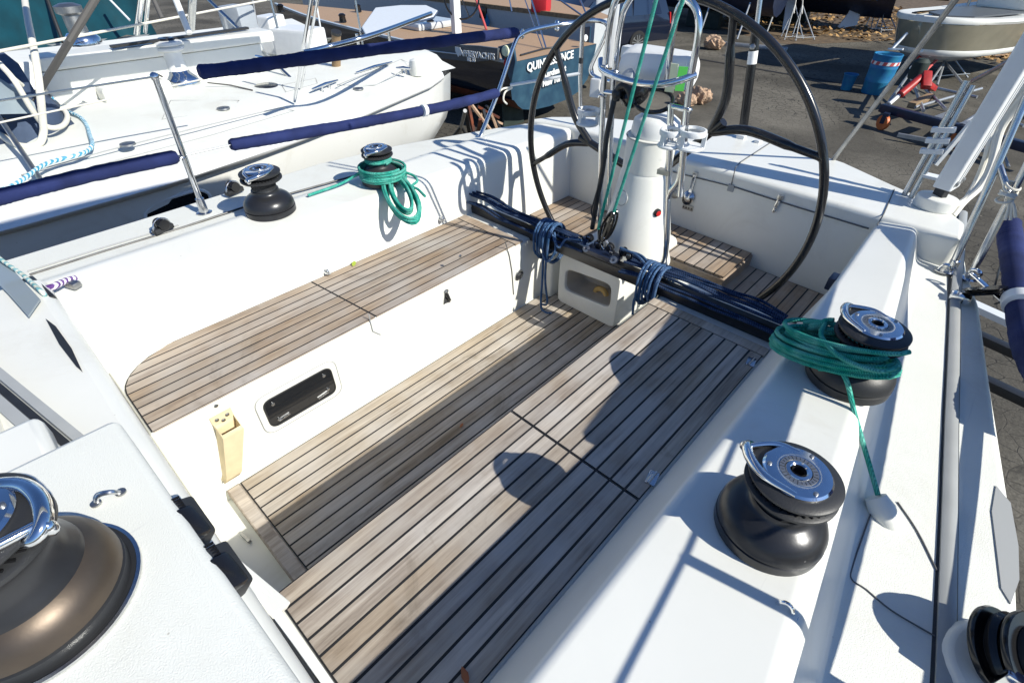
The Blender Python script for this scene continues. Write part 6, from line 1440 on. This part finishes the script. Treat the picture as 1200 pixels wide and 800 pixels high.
jack('rusty thin jack stand beside the motorboat near the leaf covered bank', Zp(1166, 68, G), Dp(1164, 42, 20), .35, 'bag_paper', None, skip_pad=True)
for i, (px, py, tx, ty_, lb) in enumerate(((925, 46, 934, -8, 'left one of the tall stands on the sunlit dirt below the pale keel'), (938, 47, 941, -8, 'right one of the tall stands on the sunlit dirt below the pale keel'), (1024, 36, 1028, -6, 'left one of the dark stands beside the white fin keel'), (1036, 38, 1037, -6, 'right one of the dark stands beside the white fin keel'))):
    p = Zp(px, py, G); d0 = (p - CAM).dot(FWD); jack('thin stand, ' + lb, p, Dp(tx, ty_, d0), .5, 'galv', None, skip_pad=True)
# pale fin keels of boats behind, hulls above the frame
def keelboat(label, pts, dx):
    p0 = Zp(*pts[0], G + .02); d0 = (p0 - CAM).dot(FWD); q = [Dp(a, c_, d0) for a, c_ in pts]
    t = thing('cradled_sailboat', label, 'sailboat', p0)
    MB().prism(q, (-.1, .45, 0)).build('fin_keel', 'white_metal', t, bevel=.03)
    c_ = (q[2] + q[3]) / 2
    rows = [[c_ + Vector((x, y * w_, z)) for y, z in ((-1.2, 1.3), (-1.1, .7), (-.7, .25), (0, .05), (.7, .25), (1.1, .7), (1.2, 1.3))] for x, w_ in ((-4, .2), (-2, .8), (0, 1), (2.2, .9), (3.2, .6))]
    MB().loft(rows).build('hull', 'navy_paint', t, angle=60); MB().loft([[r[0], r[-1]] for r in rows]).build('deck', 'gelcoat', t)
keelboat('sailboat with a pale tapering keel standing on the dirt left of the stands', [(916, 37), (921, 36), (934, -4), (922, -4)], 0)
keelboat('sailboat with a wide white fin keel whose foot sweeps forward over the dirt', [(979, 35), (1004, 30), (1014, -4), (1001, -4), (994, 15)], 0)
# ================================================================== DOLLY with red rams
dl = thing('boat_dolly', 'navy steel boat dolly with orange castors and silver struts under the motorboat', 'boat dolly', Zp(1090, 140, G))
zb = G + .38
bA, bB, bC, bD = Zp(1033, 126, zb), Zp(1122, 150, zb), Zp(1200, 172, zb), Zp(1080, 108, zb)
b = MB(); b.bar(bA, bB + (bB - bA) * .05, .16, .16, bev=.015); b.build('beam', 'navy_paint', dl)
b = MB(); b.bar(bB, bC + (bC - bB) * .4, .16, .16, bev=.015); b.build('beam', 'navy_paint', dl)
b = MB(); far_ = Vector((.35, 1, 0)) * 4.5; b.bar(bB, bB + far_, .14, .14, bev=.015); b.build('beam', 'galv', dl)
lo = Zp(1060, 155, G + .1); b = MB(); b.bar(Zp(1052, 158, G + .12), Zp(1180, 181, G + .12), .07, .07); b.build('tow_bar', 'galv', dl)
def castor(p):
    w_ = MB().lathe([(.06, -.04), (.15, -.04), (.16, 0), (.15, .04), (.06, .04)], (p.x, p.y, G + .16), (.6, .8, 0), 24).build('castor', 'orange_rubber', dl)
    MB().box((p.x, p.y, G + .25), (.12, .14, .22), None, .01).build('fork', 'navy_paint', w_)
castor(Zp(1042, 130, zb) + Vector((0, -.1, 0))); castor(bB + Vector((.1, 0, 0))); castor(bB + far_ * .9)
def strut(a, za, c_, zc, r=.035, m='galv'): MB().tube([Zp(*a, za), Zp(*c_, zc)], r, 10).build('strut', m, dl)
apex = Dp(1066, 86, 13.4)
for a in ((1040, 122), (1082, 130), (1108, 128)): MB().tube([apex, Zp(a[0], a[1], zb)], .035, 10).build('strut', 'galv', dl)
apex2 = Dp(1107, 72, 14.0)
for a in ((1138, 110), (1098, 100), (1085, 104)): MB().tube([apex2, Zp(a[0], a[1], zb - .1)], .03, 10).build('strut', 'galv', dl)
strut((1095, 103), zb, (1145, 114), zb); strut((1072, 126), zb, (1150, 104), zb); strut((1128, 145), zb, (1200, 100), zb + .3); strut((1160, 140), zb, (1182, 196), G + .1, .025); strut((1140, 95), zb + .4, (1205, 60), zb + 1.2, .05); strut((1150, 128), G + .3, (1200, 148), G + .3, .03)
MB().bar(Zp(1068, 124, zb + .02), Zp(1090, 113, zb + .02), .16, .12, bev=.01).build('plate', 'wood_block', dl)
MB().bar(Zp(1097, 140, zb + .02), Zp(1118, 132, zb + .02), .2, .05, bev=.01).build('plate', 'galv', dl)
rj = thing('red_jack', 'bright red hydraulic jack with a long pump handle standing on the dolly', 'hydraulic jack', Zp(1075, 120, zb))
MB().tube([Zp(1042, 122, zb), Zp(1056, 110, zb + .15)], .04, 10).build('ram_rod', 'sign_white', rj)
MB().tube([Zp(1055, 111, zb + .15), Zp(1079, 91, zb + .45)], .085, 14).build('cylinder', 'red_paint', rj)
b = MB(); b.bar(Zp(1085, 103, zb + .3), Zp(1086, 85, zb + .55), .18, .14, bev=.03); b.bar(Zp(1086, 98, zb + .3), Zp(1094, 104, zb + .1), .15, .12, bev=.03); b.build('pump_body', 'red_paint', rj)
MB().tube([Dp(1084, 84, 13.6), Dp(1111, 57, 13.9)], .035, 10).build('handle', 'red_label', rj)
b = MB(); b.prism([Dp(a, c_, 13.6) for a, c_ in ((1074, 69), (1077, 65), (1079, 70), (1080, 75), (1075, 74))], (.05, .15, 0)); b.build('flag', 'red_paint', rj)
MB().tube([Dp(1067, 80, 13.4), Dp(1073, 74, 13.5), Dp(1080, 74, 13.5)], .03, 8).build('hook', 'sign_white', rj)
MB().lathe([(.16, 0), (.18, .1), (.17, .35), (.1, .42)], Zp(1072, 92, zb + .3), n=20).build('reservoir', 'keel_green', rj)
# trestle / timber props under the neighbour's stern
ts = thing('folding_trestle', 'tangle of rusty folding trestle legs under the left yacht stern', 'trestle', Zp(570, 170, G))
rnd = random.Random(12); c0_ = Dp(566, 142, 8.6)
for k, (a, c_) in enumerate((((548, 118), (556, 160)), ((552, 122), (582, 162)), ((566, 128), (575, 165)), ((560, 125), (585, 138)), ((575, 130), (582, 150)), ((545, 128), (552, 165)), ((563, 140), (558, 165)), ((555, 130), (588, 145)), ((570, 124), (592, 160)))):
    MB().bar(Dp(a[0], a[1], 8.6 + .1 * k % .5), Dp(c_[0], c_[1], 8.9 + .07 * k), .06, .035).build('leg', ('red_bottom', 'bag_paper', 'black_matte')[k % 3], ts)
# small outboard-like black motor beside the trestle
om = thing('small_wheel', 'small black trolley wheel with a grey hub below the left stern rail', 'trolley wheel', Dp(562, 165, 7.6))
cw_ = Dp(559, 166, 7.8); MB().lathe([(.07, -.06), (.14, -.06), (.16, 0), (.14, .06), (.07, .06)], cw_, (.6, -.6, .5), 28).build('tyre', 'rubber', om); MB().lathe([(.075, .045), (.06, .075), (0, .075)], cw_, (.6, -.6, .5), 20).build('hub', 'dull_steel', om)
p = Zp(541, 180, G + .5)
jack('thin stand propping the left yacht stern, seen between its hull and the trestle', Zp(530, 190, G), Dp(545, 130, 7.4), .6, 'black_matte', None, skip_pad=True)
jack('pale stand on the asphalt just below the curved stern of the left yacht', Zp(462, 205, G), Dp(470, 178, 7.2), .7, 'white_metal', None, skip_pad=True)
# white hoses hanging at the right rail
rope('white_hose', 'bundle of white hoses hanging in a curve beside the right stern rail', [catmull([Yp(1108, 245, 3.2), Yp(1128, 236, 3.35), Yp(1145, 220, 3.5), Yp(1160, 195, 3.6), Yp(1170, 150, 3.7), Yp(1195, 115, 3.7), Yp(1215, 95, 3.7)], 6), catmull([Yp(1116, 254, 3.2), Yp(1130, 237, 3.35), Yp(1150, 218, 3.5), Yp(1163, 190, 3.6), Yp(1175, 150, 3.7), Yp(1198, 120, 3.7), Yp(1215, 105, 3.7)], 6), catmull([Yp(1130, 237, 3.4), Yp(1143, 215, 3.6), Yp(1155, 185, 3.65), Yp(1168, 140, 3.7), Yp(1205, 95, 3.7)], 6)], .013, 'white_rope', cat='hose')
# stands under our own port side, seen past the deck edge
for a, c_, lb in (((1160, 400), (1215, 425), 'upper'), ((1172, 455), (1225, 480), 'lower')):
    p, q = Zp(*a, -.6), Zp(*c_, -.6); tag(MB().bar(p - (q - p) * .6, q + (q - p), .07, .06, bev=.005).build('cradle_arm', 'black_matte'), 'black cradle arm beyond the right deck edge, the %s of two' % lb, 'cradle arm')
p, q = Zp(1150, 362, -.6), Zp(1185, 378, -.6); t = MB().bar(p - (q - p) * .5, q, .09, .05, bev=.005).build('timber', 'white_metal'); tag(t, 'short pale timber past the deck edge below the turning blocks', 'timber')
